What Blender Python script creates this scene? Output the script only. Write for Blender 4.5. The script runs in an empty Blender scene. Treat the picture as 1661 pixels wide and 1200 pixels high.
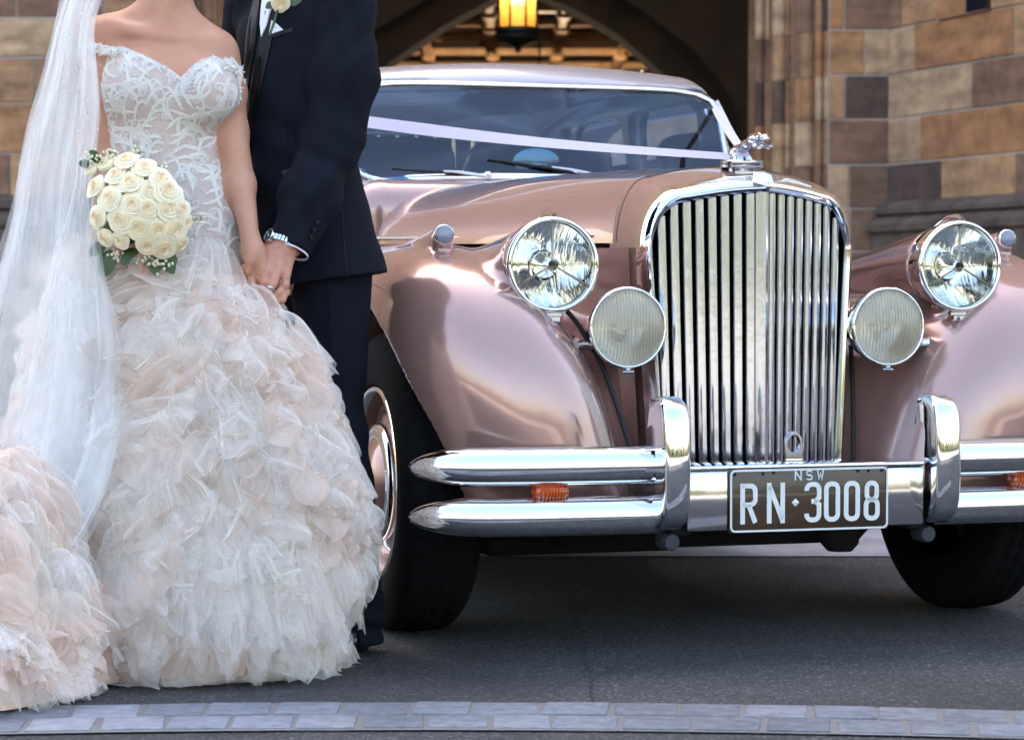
import bpy, bmesh, math, random
import numpy as np
from mathutils import Vector, Matrix

# ------------------------------------------------------------------ camera, sky, sun, exposure
S = bpy.context.scene
COL = S.collection
FPX, HZ, CAMH = 3922.0, 479.0, 0.79            # focal length in photo pixels, horizon row, camera height
PIT = math.atan((600 - HZ) / FPX)
cd = bpy.data.cameras.new('camera'); cam = bpy.data.objects.new('camera', cd); COL.objects.link(cam)
cd.sensor_fit = 'HORIZONTAL'; cd.sensor_width = 36.0; cd.lens = 85.0
cam.location = (0, 0, CAMH); cam.rotation_euler = (math.pi/2 - PIT, 0, 0)
cd.clip_start = 0.1; cd.clip_end = 2000
cd.dof.use_dof = True; cd.dof.focus_distance = 5.35; cd.dof.aperture_fstop = 7.0
S.camera = cam
SUN_EL, SUN_AZ = math.radians(48), math.radians(-14)     # azimuth from +Y towards +X: the sun stands behind the gatehouse
wd = bpy.data.worlds.new('World'); S.world = wd; wd.use_nodes = True
nt = wd.node_tree; bg = nt.nodes['Background']
sky = nt.nodes.new('ShaderNodeTexSky'); sky.sky_type = 'NISHITA'; sky.sun_disc = False
sky.sun_elevation = SUN_EL; sky.sun_rotation = SUN_AZ; sky.air_density = 1.4; sky.dust_density = 4.5; sky.ozone_density = 0.0
nt.links.new(sky.outputs[0], bg.inputs[0]); bg.inputs[1].default_value = 0.15
sl = bpy.data.lights.new('sun', 'SUN'); sl.energy = 4.0; sl.angle = math.radians(0.5); sl.color = (1.0, .95, .88)
so = bpy.data.objects.new('sun', sl); COL.objects.link(so)
sdir = Vector((math.sin(SUN_AZ)*math.cos(SUN_EL), math.cos(SUN_AZ)*math.cos(SUN_EL), math.sin(SUN_EL)))
so.rotation_euler = sdir.to_track_quat('Z', 'Y').to_euler(); so.location = (0, 0, 30)
vs = S.view_settings; S.display_settings.display_device = 'sRGB'
vs.view_transform = 'Standard'; vs.look = 'None'; vs.gamma = 1.0; vs.exposure = 2.28; vs.use_curve_mapping = False
cy = S.cycles
cy.use_denoising = True; cy.use_adaptive_sampling = True; cy.adaptive_threshold = .035; cy.adaptive_min_samples = 16; cy.max_bounces = 10; cy.diffuse_bounces = 5; cy.glossy_bounces = 6; cy.transmission_bounces = 8
cy.transparent_max_bounces = 40; cy.caustics_reflective = False; cy.caustics_refractive = False; cy.sample_clamp_indirect = 8.0
try: cy.denoiser = 'OPENIMAGEDENOISE'; cy.denoising_input_passes = 'RGB_ALBEDO_NORMAL'
except Exception: pass

YAW = math.radians(17); OX, OY = .649, 5.25     # the car's place: middle of its number plate over the ground

def ray(px, py):
    d = ((px - 830.5)/FPX, 1.0, -(py - 600)/FPX); c, s = math.cos(PIT), math.sin(PIT)
    return (d[0], d[1]*c + d[2]*s, -d[1]*s + d[2]*c)
def W(px, py, Y):                               # a point of the place at distance Y
    d = ray(px, py); t = Y/d[1]
    return np.array([d[0]*t, Y, CAMH + d[2]*t])
def C(px, py, w):                               # a point in the car's own frame (right, back, up) at plane w
    c, s = math.cos(YAW), math.sin(YAW); d = ray(px, py)
    o = (-OX*c - OY*s, OX*s - OY*c); e = (d[0]*c + d[1]*s, -d[0]*s + d[1]*c); t = (w - o[1])/e[1]
    return np.array([o[0] + e[0]*t, w, CAMH + d[2]*t])

# ------------------------------------------------------------------ helpers: objects
RN = random.Random(7)
ORG = {}
def tag(o, label=None, cat=None, group=None, kind=None):
    if label: o['label'] = label
    if cat: o['category'] = cat
    if group: o['group'] = group
    if kind: o['kind'] = kind
    return o
def empty(name, loc=(0, 0, 0), rz=0.0, parent=None):
    o = bpy.data.objects.new(name, None); COL.objects.link(o); o.location = loc; o.rotation_euler = (0, 0, rz)
    o.empty_display_size = .2
    if parent: o.parent = parent
    return o
def mk(name, VF, mat, parent=None, smooth=True, normals=None, auto=None, kind=None, uv=None, loc=None):
    V, F = VF
    V = np.asarray(V, float)
    if parent is not None and parent.name in ORG: V = V - ORG[parent.name]
    me = bpy.data.meshes.new(name); me.from_pydata(V.tolist(), [], [list(map(int, f)) for f in F] if not isinstance(F, np.ndarray) else F.tolist())
    if smooth: me.polygons.foreach_set('use_smooth', [True]*len(me.polygons))
    if uv is not None:
        l = me.uv_layers.new(name='UVMap'); li = np.zeros(len(me.loops), int); me.loops.foreach_get('vertex_index', li)
        l.data.foreach_set('uv', np.asarray(uv, float)[li].ravel())
    if auto is not None: me.set_sharp_from_angle(angle=math.radians(auto))
    if normals is not None: me.normals_split_custom_set_from_vertices(np.asarray(normals).tolist())
    if mat is not None:
        for m in (mat if isinstance(mat, (list, tuple)) else [mat]): me.materials.append(m)
    o = bpy.data.objects.new(name, me); COL.objects.link(o)
    if parent is not None:
        o.parent = parent
        if parent.name in ORG: ORG[o.name] = ORG[parent.name]
    if loc is not None: o.location = loc
    if kind: o['kind'] = kind
    return o
def share(name, src, parent, loc=(0,0,0), rot=(0,0,0), scale=(1,1,1)):
    o = src.copy(); o.name = name; COL.objects.link(o); o.parent = parent; o.location = loc; o.rotation_euler = rot; o.scale = scale
    return o
def join(*parts):
    V, F, n = [], [], 0
    for v, f in parts:
        v = np.asarray(v, float).reshape(-1, 3); V.append(v); F += [[int(i) + n for i in q] for q in f]; n += len(v)
    return np.vstack(V), F
def grid(A, closeu=False, closev=False, flip=False):      # A: (nu, nv, 3)
    A = np.asarray(A, float); nu, nv = A.shape[:2]; F = []
    for i in range(nu if closeu else nu - 1):
        i2 = (i + 1) % nu
        for j in range(nv if closev else nv - 1):
            j2 = (j + 1) % nv
            q = [i*nv + j, i2*nv + j, i2*nv + j2, i*nv + j2]
            F.append(q[::-1] if flip else q)
    return A.reshape(-1, 3), F
def box(c, s, bev=0.0, seg=1):
    bm = bmesh.new(); bmesh.ops.create_cube(bm, size=1.0)
    for v in bm.verts: v.co = Vector((c[0] + v.co.x*s[0], c[1] + v.co.y*s[1], c[2] + v.co.z*s[2]))
    if bev > 0: bmesh.ops.bevel(bm, geom=bm.edges[:] + bm.verts[:], offset=min(bev, min(s)*.45), segments=seg, profile=.5, affect='EDGES')
    return frombm(bm)
def frombm(bm):
    bm.verts.index_update(); V = np.array([v.co[:] for v in bm.verts]); F = [[v.index for v in f.verts] for f in bm.faces]; bm.free()
    return V, F
def basis(d):
    d = np.asarray(d, float); d = d/np.linalg.norm(d); a = np.array([0, 0, 1.]) if abs(d[2]) < .9 else np.array([1., 0, 0])
    x = np.cross(a, d); x /= np.linalg.norm(x); return x, np.cross(d, x), d
def tube(path, r, n=10, cap=True, flat=1.0):
    P = np.asarray(path, float); m = len(P); r = np.broadcast_to(np.asarray(r, float), (m,)); A = np.zeros((m, n, 3))
    x = None
    for i in range(m):
        d = P[min(i+1, m-1)] - P[max(i-1, 0)]
        if x is None: x, y, d = basis(d)
        else:
            d = d/np.linalg.norm(d); x = x - d*np.dot(x, d); x /= np.linalg.norm(x); y = np.cross(d, x)
        for k in range(n):
            a = 2*math.pi*k/n; A[i, k] = P[i] + r[i]*(math.cos(a)*x + flat*math.sin(a)*y)
    V, F = grid(A, closev=True, flip=True)
    if cap: F.append(list(range(n))); F.append(list(range((m-1)*n, m*n))[::-1])
    return V, F
def lathe(prof, c, axis, n=48, cap=True):        # prof: (radius, distance along axis)
    x, y, d = basis(axis); c = np.asarray(c, float); A = np.zeros((len(prof), n, 3))
    for i, (r, t) in enumerate(prof):
        for k in range(n):
            a = 2*math.pi*k/n; A[i, k] = c + d*t + max(r, 1e-5)*(math.cos(a)*x + math.sin(a)*y)
    return grid(A, closev=True, flip=True)
def disc(c, axis, r, n=32, dome=0.0, rings=6):
    return lathe([(r*math.sin(math.pi/2*i/rings), dome*math.cos(math.pi/2*i/rings)) for i in range(rings, -1, -1)], c, axis, n)
def prism(poly, y0, y1):                         # polygon in (x, z) pushed along y
    n = len(poly); V = [(p[0], y0, p[1]) for p in poly] + [(p[0], y1, p[1]) for p in poly]
    F = [list(range(n)), list(range(2*n - 1, n - 1, -1))] + [[i, n + i, n + (i+1) % n, (i+1) % n] for i in range(n)]
    return np.array(V), F
def spline(pts, n):                              # Catmull-Rom through pts
    P = np.asarray(pts, float); P = np.vstack([2*P[0] - P[1], P, 2*P[-1] - P[-2]]); out = []
    m = len(P) - 3
    for t in np.linspace(0, m - 1e-9, n):
        i = int(t); s = t - i; a, b, c, d = P[i:i+4]
        out.append(.5*((2*b) + (c - a)*s + (2*a - 5*b + 4*c - d)*s*s + (3*b - a - 3*c + d)*s**3))
    return np.array(out)

# ------------------------------------------------------------------ helpers: smooth solids from distance fields
def rc(P, a, b, ra, rb):
    a = np.asarray(a, float); b = np.asarray(b, float); ba = b - a; pa = P - a
    t = np.clip(pa @ ba/(ba @ ba + 1e-12), 0, 1); return np.linalg.norm(pa - t[:, None]*ba, axis=1) - (ra + (rb - ra)*t)
def chain(P, pts, rs, k=.01):
    d = None
    for i in range(len(pts) - 1):
        e = rc(P, pts[i], pts[i+1], rs[i], rs[i+1]); d = e if d is None else smin(d, e, k)
    return d
def ell(P, c, r):
    q = (P - np.asarray(c, float)); r = np.asarray(r, float); k0 = np.linalg.norm(q/r, axis=1); k1 = np.linalg.norm(q/(r*r), axis=1)
    return k0*(k0 - 1)/np.maximum(k1, 1e-9)
def rbox(P, c, hs, r):
    q = np.abs(P - np.asarray(c, float)) - (np.asarray(hs, float) - r)
    return np.linalg.norm(np.maximum(q, 0), axis=1) + np.minimum(q.max(1), 0) - r
def smin(a, b, k):
    h = np.clip(.5 + .5*(b - a)/k, 0, 1); return b + (a - b)*h - k*h*(1 - h)
def smax(a, b, k): return -smin(-a, -b, k)
class Stack:                                     # a body whose level sections are ellipses: rows (z, x0, x1, yc, ry)
    def __init__(s, rows, soft=.02, n=400, p=2.0):
        R = np.array(sorted(rows), float); s.z = np.linspace(R[0, 0], R[-1, 0], n); dz = s.z[1] - s.z[0]; m = max(1, int(soft/dz)); s.p = p
        s.t = []
        for c in range(1, 5):
            v = np.interp(s.z, R[:, 0], R[:, c])
            for _ in range(3): v = np.convolve(np.pad(v, m, mode='edge'), np.ones(2*m+1)/(2*m+1), 'valid')
            s.t.append(v)
    def at(s, z): return [np.interp(z, s.z, v) for v in s.t]
    def __call__(s, P):
        x0, x1, yc, ry = s.at(P[:, 2]); rx = (x1 - x0)/2; cx = (x1 + x0)/2
        q = (np.abs((P[:, 0] - cx)/rx)**s.p + np.abs((P[:, 1] - yc)/ry)**s.p)**(1/s.p)
        return (q - 1)*np.minimum(rx, ry)
def nets(f, lo, hi, h, newton=2, bs=16):
    lo = np.asarray(lo, float); n = (np.ceil((np.asarray(hi, float) - lo)/h)).astype(int) + 1
    D = np.ones(n, np.float32); rad = bs*h*.5*1.7321*1.25 + h
    bl = [(i, j, k) for i in range(0, n[0], bs) for j in range(0, n[1], bs) for k in range(0, n[2], bs)]
    cen = lo + (np.array(bl) + bs/2)*h; fc = f(cen)
    for (i, j, k), v in zip(bl, fc):
        sl_ = (slice(i, min(i+bs, n[0])), slice(j, min(j+bs, n[1])), slice(k, min(k+bs, n[2])))
        if abs(v) > rad: D[sl_] = v
        else:
            g = np.stack(np.meshgrid(*[np.arange(s.start, s.stop) for s in sl_], indexing='ij'), -1)
            D[sl_] = f(lo + g.reshape(-1, 3)*h).reshape(g.shape[:3])
    s = D < 0
    cnt = sum(s[a:n[0]-1+a, b:n[1]-1+b, c:n[2]-1+c].astype(np.int8) for a in (0, 1) for b in (0, 1) for c in (0, 1))
    act = (cnt > 0) & (cnt < 8); idx = np.argwhere(act); vid = -np.ones(act.shape, int); vid[act] = np.arange(len(idx))
    acc = np.zeros((len(idx), 3)); num = np.zeros(len(idx))
    cs = [(a, b, c) for a in (0, 1) for b in (0, 1) for c in (0, 1)]
    for a in cs:
        for ax in range(3):
            if a[ax] == 0:
                b = list(a); b[ax] = 1; ia = idx + a; ib = idx + b
                va = D[ia[:, 0], ia[:, 1], ia[:, 2]]; vb = D[ib[:, 0], ib[:, 1], ib[:, 2]]; m = (va < 0) != (vb < 0)
                t = va[m]/(va[m] - vb[m]); acc[m] += ia[m] + t[:, None]*(ib[m] - ia[m]); num[m] += 1
    V = lo + acc/num[:, None]*h; F = []
    for ax in range(3):
        A = [slice(None)]*3; B = [slice(None)]*3; A[ax] = slice(0, n[ax]-1); B[ax] = slice(1, n[ax])
        sa, sb = s[tuple(A)], s[tuple(B)]; e = np.argwhere(sa != sb); u, v = [(1, 2), (2, 0), (0, 1)][ax]
        e = e[(e[:, u] > 0) & (e[:, v] > 0) & (e[:, u] < n[u]-1) & (e[:, v] < n[v]-1)]
        du = np.zeros(3, int); dv = np.zeros(3, int); du[u] = 1; dv[v] = 1
        q = np.stack([vid[tuple((e - du - dv).T)], vid[tuple((e - dv).T)], vid[tuple(e.T)], vid[tuple((e - du).T)]], 1)
        neg = sa[tuple(e.T)]; q[~neg] = q[~neg][:, ::-1]; F.append(q)
    F = np.vstack(F); F = F[(F >= 0).all(1)]
    N = None
    for it in range(newton + 1):
        g = np.stack([(f(V + d) - f(V - d)) for d in np.eye(3)*h*.3], 1)/(h*.6); gl = np.linalg.norm(g, axis=1, keepdims=True); N = g/np.maximum(gl, 1e-6)
        if it < newton: V = V - N*np.clip((f(V)[:, None]/np.maximum(gl, .3)), -h*.7, h*.7)
    return V, F, N
def solid(name, f, lo, hi, h, mat, parent, normals=True, **kw):
    V, F, N = nets(f, lo, hi, h)
    return mk(name, (V, F), mat, parent, normals=N if normals else None, **kw)
def march(f, XZ, y0, y1, n=60):                  # first hit of the field along +Y for each (x, z)
    XZ = np.asarray(XZ, float); y = np.full(len(XZ), y0)
    for _ in range(n):
        d = f(np.column_stack([XZ[:, 0], y, XZ[:, 1]])); y = y + np.clip(d*.9, -.02, .08)
    P = np.column_stack([XZ[:, 0], y, XZ[:, 1]]); ok = (np.abs(f(P)) < .003) & (y < y1)
    e = np.eye(3)*.002; g = np.stack([f(P + d) - f(P - d) for d in e], 1); g /= np.maximum(np.linalg.norm(g, axis=1, keepdims=True), 1e-9)
    return P, g, ok

# ------------------------------------------------------------------ helpers: materials
def lin(*c): return tuple(((v/255.0)/12.92 if v/255.0 <= .04045 else ((v/255.0 + .055)/1.055)**2.4) for v in c)
def pm(name, col, rough=.5, metal=0.0, coat=0.0, spec=.5, noise=None, bump=None, sheen=0.0, **kw):
    m = bpy.data.materials.new(name); m.use_nodes = True; t = m.node_tree; b = t.nodes['Principled BSDF']
    b.inputs['Base Color'].default_value = (*col, 1); b.inputs['Roughness'].default_value = rough; b.inputs['Metallic'].default_value = metal
    b.inputs['Coat Weight'].default_value = coat; b.inputs['Coat Roughness'].default_value = kw.get('coat_rough', .02); b.inputs['Specular IOR Level'].default_value = spec
    b.inputs['Sheen Weight'].default_value = sheen
    for k, v in kw.items():
        if k in b.inputs: b.inputs[k].default_value = v
    tc = t.nodes.new('ShaderNodeTexCoord')
    if noise:                                    # (scale, second colour, contrast, stretch)
        sc, c2, con = noise[:3]; mp = t.nodes.new('ShaderNodeMapping'); t.links.new(tc.outputs['Object'], mp.inputs[0])
        if len(noise) > 3: mp.inputs['Scale'].default_value = noise[3]
        nz = t.nodes.new('ShaderNodeTexNoise'); nz.inputs['Scale'].default_value = sc; nz.inputs['Detail'].default_value = 6; t.links.new(mp.outputs[0], nz.inputs[0])
        r = t.nodes.new('ShaderNodeValToRGB'); r.color_ramp.elements[0].position = .5 - con; r.color_ramp.elements[1].position = .5 + con
        r.color_ramp.elements[0].color = (*col, 1); r.color_ramp.elements[1].color = (*c2, 1)
        t.links.new(nz.outputs[0], r.inputs[0]); t.links.new(r.outputs[0], b.inputs['Base Color'])
    if bump:                                     # (scale, strength, distance, stretch)
        mp2 = t.nodes.new('ShaderNodeMapping'); t.links.new(tc.outputs['Object'], mp2.inputs[0])
        if len(bump) > 3: mp2.inputs['Scale'].default_value = bump[3]
        n2 = t.nodes.new('ShaderNodeTexNoise'); n2.inputs['Scale'].default_value = bump[0]; n2.inputs['Detail'].default_value = 5; t.links.new(mp2.outputs[0], n2.inputs[0])
        bp = t.nodes.new('ShaderNodeBump'); bp.inputs['Strength'].default_value = bump[1]; bp.inputs['Distance'].default_value = bump[2]
        t.links.new(n2.outputs[0], bp.inputs['Height']); t.links.new(bp.outputs[0], b.inputs['Normal'])
    return m
def glass(name, tint, ior=1.5, rough=.0, body=0.0, bodycol=(.8, .8, .8), refl=(.95, .97, 1)):
    m = bpy.data.materials.new(name); m.use_nodes = True; t = m.node_tree; t.nodes.clear()
    o = t.nodes.new('ShaderNodeOutputMaterial'); tr = t.nodes.new('ShaderNodeBsdfTransparent'); tr.inputs[0].default_value = (*tint, 1)
    g = t.nodes.new('ShaderNodeBsdfGlossy'); g.inputs['Roughness'].default_value = rough; g.inputs[0].default_value = (*refl, 1)
    fr = t.nodes.new('ShaderNodeFresnel'); fr.inputs[0].default_value = ior; mx = t.nodes.new('ShaderNodeMixShader')
    base = tr.outputs[0]
    if body > 0:
        df = t.nodes.new('ShaderNodeBsdfDiffuse'); df.inputs[0].default_value = (*bodycol, 1); m2 = t.nodes.new('ShaderNodeMixShader'); m2.inputs[0].default_value = body
        t.links.new(tr.outputs[0], m2.inputs[1]); t.links.new(df.outputs[0], m2.inputs[2]); base = m2.outputs[0]
    t.links.new(fr.outputs[0], mx.inputs[0]); t.links.new(base, mx.inputs[1]); t.links.new(g.outputs[0], mx.inputs[2]); t.links.new(mx.outputs[0], o.inputs[0])
    return m
def tulle(name, col, a0, a1, sc=(9, 1.6, 1), lw=.45):   # sheer net: threads hide more of what is behind where the cloth turns edge-on
    m = bpy.data.materials.new(name); m.use_nodes = True; t = m.node_tree; t.nodes.clear()
    def N(ty, **k):
        n = t.nodes.new(ty)
        for kk, v in k.items(): setattr(n, kk, v)
        return n
    o = N('ShaderNodeOutputMaterial'); tr = N('ShaderNodeBsdfTransparent')
    d = N('ShaderNodeBsdfDiffuse'); d.inputs[0].default_value = (*col, 1); l = N('ShaderNodeBsdfTranslucent'); l.inputs[0].default_value = (*col, 1)
    a = N('ShaderNodeMixShader'); a.inputs[0].default_value = lw; t.links.new(d.outputs[0], a.inputs[1]); t.links.new(l.outputs[0], a.inputs[2])
    uv = N('ShaderNodeUVMap'); mp = N('ShaderNodeMapping'); mp.inputs['Scale'].default_value = sc; t.links.new(uv.outputs[0], mp.inputs[0])
    nz = N('ShaderNodeTexNoise'); nz.inputs['Scale'].default_value = 1.0; nz.inputs['Detail'].default_value = 3; t.links.new(mp.outputs[0], nz.inputs[0])
    r = N('ShaderNodeMapRange'); r.inputs[1].default_value = .3; r.inputs[2].default_value = .7; r.inputs[3].default_value = 1 - a0; r.inputs[4].default_value = 1 - a1
    g = N('ShaderNodeNewGeometry'); dt = N('ShaderNodeVectorMath', operation='DOT_PRODUCT'); t.links.new(g.outputs['Normal'], dt.inputs[0]); t.links.new(g.outputs['Incoming'], dt.inputs[1])
    ab = N('ShaderNodeMath', operation='ABSOLUTE'); t.links.new(dt.outputs['Value'], ab.inputs[0]); mxx = N('ShaderNodeMath', operation='MAXIMUM'); mxx.inputs[1].default_value = .34; t.links.new(ab.outputs[0], mxx.inputs[0])
    dv = N('ShaderNodeMath', operation='DIVIDE'); dv.inputs[0].default_value = 1.0; t.links.new(mxx.outputs[0], dv.inputs[1])
    pw = N('ShaderNodeMath', operation='POWER'); t.links.new(nz.outputs[0], r.inputs[0]); t.links.new(r.outputs[0], pw.inputs[0]); t.links.new(dv.outputs[0], pw.inputs[1])
    mx = N('ShaderNodeMixShader'); t.links.new(pw.outputs[0], mx.inputs[0]); t.links.new(a.outputs[0], mx.inputs[1]); t.links.new(tr.outputs[0], mx.inputs[2]); t.links.new(mx.outputs[0], o.inputs[0])
    return m

# ------------------------------------------------------------------ materials
M = {}
def asphalt():
    m = pm('asphalt', (.055, .052, .058), .85); t = m.node_tree; b = t.nodes['Principled BSDF']; tc = t.nodes.new('ShaderNodeTexCoord')
    v = t.nodes.new('ShaderNodeTexVoronoi'); v.inputs['Scale'].default_value = 210; t.links.new(tc.outputs['Object'], v.inputs['Vector'])
    n = t.nodes.new('ShaderNodeTexNoise'); n.inputs['Scale'].default_value = 1.7; n.inputs['Detail'].default_value = 8; t.links.new(tc.outputs['Object'], n.inputs[0])
    r = t.nodes.new('ShaderNodeValToRGB'); e = r.color_ramp.elements; e[0].position = 0; e[0].color = (.022, .021, .024, 1); e[1].position = 1; e[1].color = (.22, .21, .22, 1)
    for p, c in ((.35, .032), (.7, .049), (.93, .085)): k = e.new(p); k.color = (c*1.0, c*.95, c*1.03, 1)
    sp = t.nodes.new('ShaderNodeSeparateColor'); t.links.new(v.outputs['Color'], sp.inputs[0]); t.links.new(sp.outputs[0], r.inputs[0])
    mr = t.nodes.new('ShaderNodeMapRange'); mr.inputs[1].default_value = .3; mr.inputs[2].default_value = .7; mr.inputs[3].default_value = .5; mr.inputs[4].default_value = 1.2; t.links.new(n.outputs[0], mr.inputs[0])
    mx = t.nodes.new('ShaderNodeMix'); mx.data_type = 'RGBA'; mx.blend_type = 'MULTIPLY'; mx.inputs[0].default_value = 1.0
    t.links.new(r.outputs[0], mx.inputs[6]); t.links.new(mr.outputs[0], mx.inputs[7]); t.links.new(mx.outputs[2], b.inputs['Base Color'])
    bp = t.nodes.new('ShaderNodeBump'); bp.inputs['Strength'].default_value = .7; bp.inputs['Distance'].default_value = .004
    t.links.new(v.outputs['Distance'], bp.inputs['Height']); t.links.new(bp.outputs[0], b.inputs['Normal'])
    return m
M['asphalt'] = asphalt()
def stone(name, cols, sc=9.0, dark=.55):
    m = pm(name, (.3, .2, .14), .9); t = m.node_tree; b = t.nodes['Principled BSDF']
    oi = t.nodes.new('ShaderNodeObjectInfo'); r = t.nodes.new('ShaderNodeValToRGB'); e = r.color_ramp.elements; e[0].color = (*cols[0], 1); e[1].color = (*cols[-1], 1)
    r.color_ramp.interpolation = 'CONSTANT' if len(cols) > 2 else 'LINEAR'
    for i, c in enumerate(cols[1:-1]): k = e.new((i + 1)/len(cols)); k.color = (*c, 1)
    e[len(cols)-1].position = (len(cols) - 1)/len(cols)
    t.links.new(oi.outputs['Random'], r.inputs[0]); g = t.nodes.new('ShaderNodeNewGeometry')
    n = t.nodes.new('ShaderNodeTexNoise'); n.inputs['Scale'].default_value = sc; n.inputs['Detail'].default_value = 9; n.inputs['Roughness'].default_value = .65; t.links.new(g.outputs['Position'], n.inputs[0])
    mp = t.nodes.new('ShaderNodeMapping'); mp.inputs['Scale'].default_value = (1, 1, 4.5); t.links.new(g.outputs['Position'], mp.inputs[0])
    n2 = t.nodes.new('ShaderNodeTexNoise'); n2.inputs['Scale'].default_value = 2.2; n2.inputs['Detail'].default_value = 5; t.links.new(mp.outputs[0], n2.inputs[0])
    ad = t.nodes.new('ShaderNodeMath'); ad.operation = 'ADD'; t.links.new(n.outputs[0], ad.inputs[0]); t.links.new(n2.outputs[0], ad.inputs[1])
    mr = t.nodes.new('ShaderNodeMapRange'); mr.inputs[1].default_value = .75; mr.inputs[2].default_value = 1.3; mr.inputs[3].default_value = dark; mr.inputs[4].default_value = 1.25; t.links.new(ad.outputs[0], mr.inputs[0])
    mx = t.nodes.new('ShaderNodeMix'); mx.data_type = 'RGBA'; mx.blend_type = 'MULTIPLY'; mx.inputs[0].default_value = 1.0
    t.links.new(r.outputs[0], mx.inputs[6]); t.links.new(mr.outputs[0], mx.inputs[7]); t.links.new(mx.outputs[2], b.inputs['Base Color'])
    bp = t.nodes.new('ShaderNodeBump'); bp.inputs['Strength'].default_value = .7; bp.inputs['Distance'].default_value = .022; t.links.new(n.outputs[0], bp.inputs['Height']); t.links.new(bp.outputs[0], b.inputs['Normal'])
    return m
TAN, ORA, BRN, DRK, GRY = lin(194, 160, 126), lin(186, 144, 104), lin(182, 138, 100), lin(166, 124, 92), lin(184, 150, 118)
M['stone_mix'] = stone('sandstone_blocks', [ORA, TAN, BRN, ORA, GRY, DRK])
M['tan'] = stone('sandstone_tan', [TAN, GRY]); M['ora'] = stone('sandstone_orange', [ORA, lin(168, 118, 80)]); M['brn'] = stone('sandstone_brown', [BRN, lin(132, 98, 78)]); M['drk'] = stone('sandstone_dark', [DRK, lin(88, 68, 60)])
M['mortar'] = pm('mortar', lin(168, 158, 150), .95, bump=(40, .4, .01))
M['plinth'] = pm('plinth_stone', lin(112, 94, 82), .9, noise=(6, lin(70, 58, 52), .2), bump=(20, .5, .01))
M['darkstone'] = pm('shaded_stone', lin(62, 46, 34), .95, noise=(3, lin(40, 30, 24), .2))  # the passage's shade is put into this dark stone colour
M['timber'] = pm('ceiling_timber', lin(206, 170, 130), .6, noise=(7, lin(176, 138, 100), .2))
M['boards'] = pm('ceiling_boards', lin(66, 46, 34), .8, noise=(5, lin(50, 36, 28), .2))  # shade of the gaps between the beams is put into this brown
M['iron'] = pm('lantern_iron', (.02, .018, .016), .5, .6)
M['sett'] = stone('granite_sett', [lin(114, 116, 126), lin(128, 130, 139), lin(140, 141, 149), lin(120, 121, 129), lin(133, 135, 144)], 30, .55)
M['joint'] = pm('sett_joint', lin(116, 112, 110), .95, bump=(60, .5, .004))
M['apron'] = pm('forecourt_paving', lin(170, 164, 166), .9, noise=(5, lin(140, 134, 138), .2))
M['grass'] = pm('lawn_grass', (.12, .13, .055), .9, noise=(3, (.16, .15, .075), .2))
M['court'] = pm('court_paving', lin(180, 173, 166), .9, noise=(2, lin(162, 154, 148), .2))
M['leaf'] = pm('leaves', (.05, .075, .022), .8, noise=(1.2, (.085, .10, .03), .15))
def ashlar():
    m = pm('ashlar_wall', (.3, .2, .14), .9); t = m.node_tree; b = t.nodes['Principled BSDF']; g = t.nodes.new('ShaderNodeNewGeometry'); sp = t.nodes.new('ShaderNodeSeparateXYZ'); t.links.new(g.outputs['Position'], sp.inputs[0])
    ad = t.nodes.new('ShaderNodeMath'); ad.operation = 'SUBTRACT'; t.links.new(sp.outputs[0], ad.inputs[0]); t.links.new(sp.outputs[1], ad.inputs[1]); cb = t.nodes.new('ShaderNodeCombineXYZ'); t.links.new(ad.outputs[0], cb.inputs[0]); t.links.new(sp.outputs[2], cb.inputs[1])
    br = t.nodes.new('ShaderNodeTexBrick'); br.inputs['Scale'].default_value = 1.0; br.inputs['Brick Width'].default_value = .74; br.inputs['Row Height'].default_value = .295; br.inputs['Mortar Size'].default_value = .007; br.inputs['Bias'].default_value = -.1
    br.inputs['Color1'].default_value = (*GRY, 1); br.inputs['Color2'].default_value = (*BRN, 1); br.inputs['Mortar'].default_value = (*lin(168, 158, 150), 1); t.links.new(cb.outputs[0], br.inputs[0])
    n = t.nodes.new('ShaderNodeTexNoise'); n.inputs['Scale'].default_value = 5; n.inputs['Detail'].default_value = 8; t.links.new(g.outputs['Position'], n.inputs[0]); mr = t.nodes.new('ShaderNodeMapRange'); mr.inputs[1].default_value = .3; mr.inputs[2].default_value = .7; mr.inputs[3].default_value = .6; mr.inputs[4].default_value = 1.25; t.links.new(n.outputs[0], mr.inputs[0])
    mx = t.nodes.new('ShaderNodeMix'); mx.data_type = 'RGBA'; mx.blend_type = 'MULTIPLY'; mx.inputs[0].default_value = 1; t.links.new(br.outputs[0], mx.inputs[6]); t.links.new(mr.outputs[0], mx.inputs[7]); t.links.new(mx.outputs[2], b.inputs['Base Color'])
    return m
M['ashlar'] = ashlar()
M['crackdark'] = pm('crack_fill', (.015, .014, .016), .9)

# ------------------------------------------------------------------ ground
def sheet(name, x0, x1, y0, y1, z, mat, kind='structure', label=None):
    o = mk(name, ([(x0, y0, z), (x1, y0, z), (x1, y1, z), (x0, y1, z)], [[0, 1, 2, 3]]), mat, smooth=False); o['kind'] = kind
    return o
road = sheet('road', -600, 600, -600, 900, 0.0, M['asphalt'])
sheet('forecourt', -12, 12, 7.28, 15.6, .004, M['apron'])
sheet('sunlit_court', -60, 60, -26.0, -3.0, .004, M['court'])
sheet('lawn', -600, 600, -600, -26.0, .004, M['grass'])
cr = []
pts = spline([W(940, 940, .79*FPX/461)[:2].tolist() + [0], (.15, 6.2, 0), (.165, 5.6, 0), (.158, 5.2, 0), (.162, 4.95, 0), (.155, 4.66, 0)], 60)
pts[:, 0] += np.array([RN.uniform(-.006, .006) for _ in pts]); wd_ = np.array([RN.uniform(.0006, .0022) for _ in pts])
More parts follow.
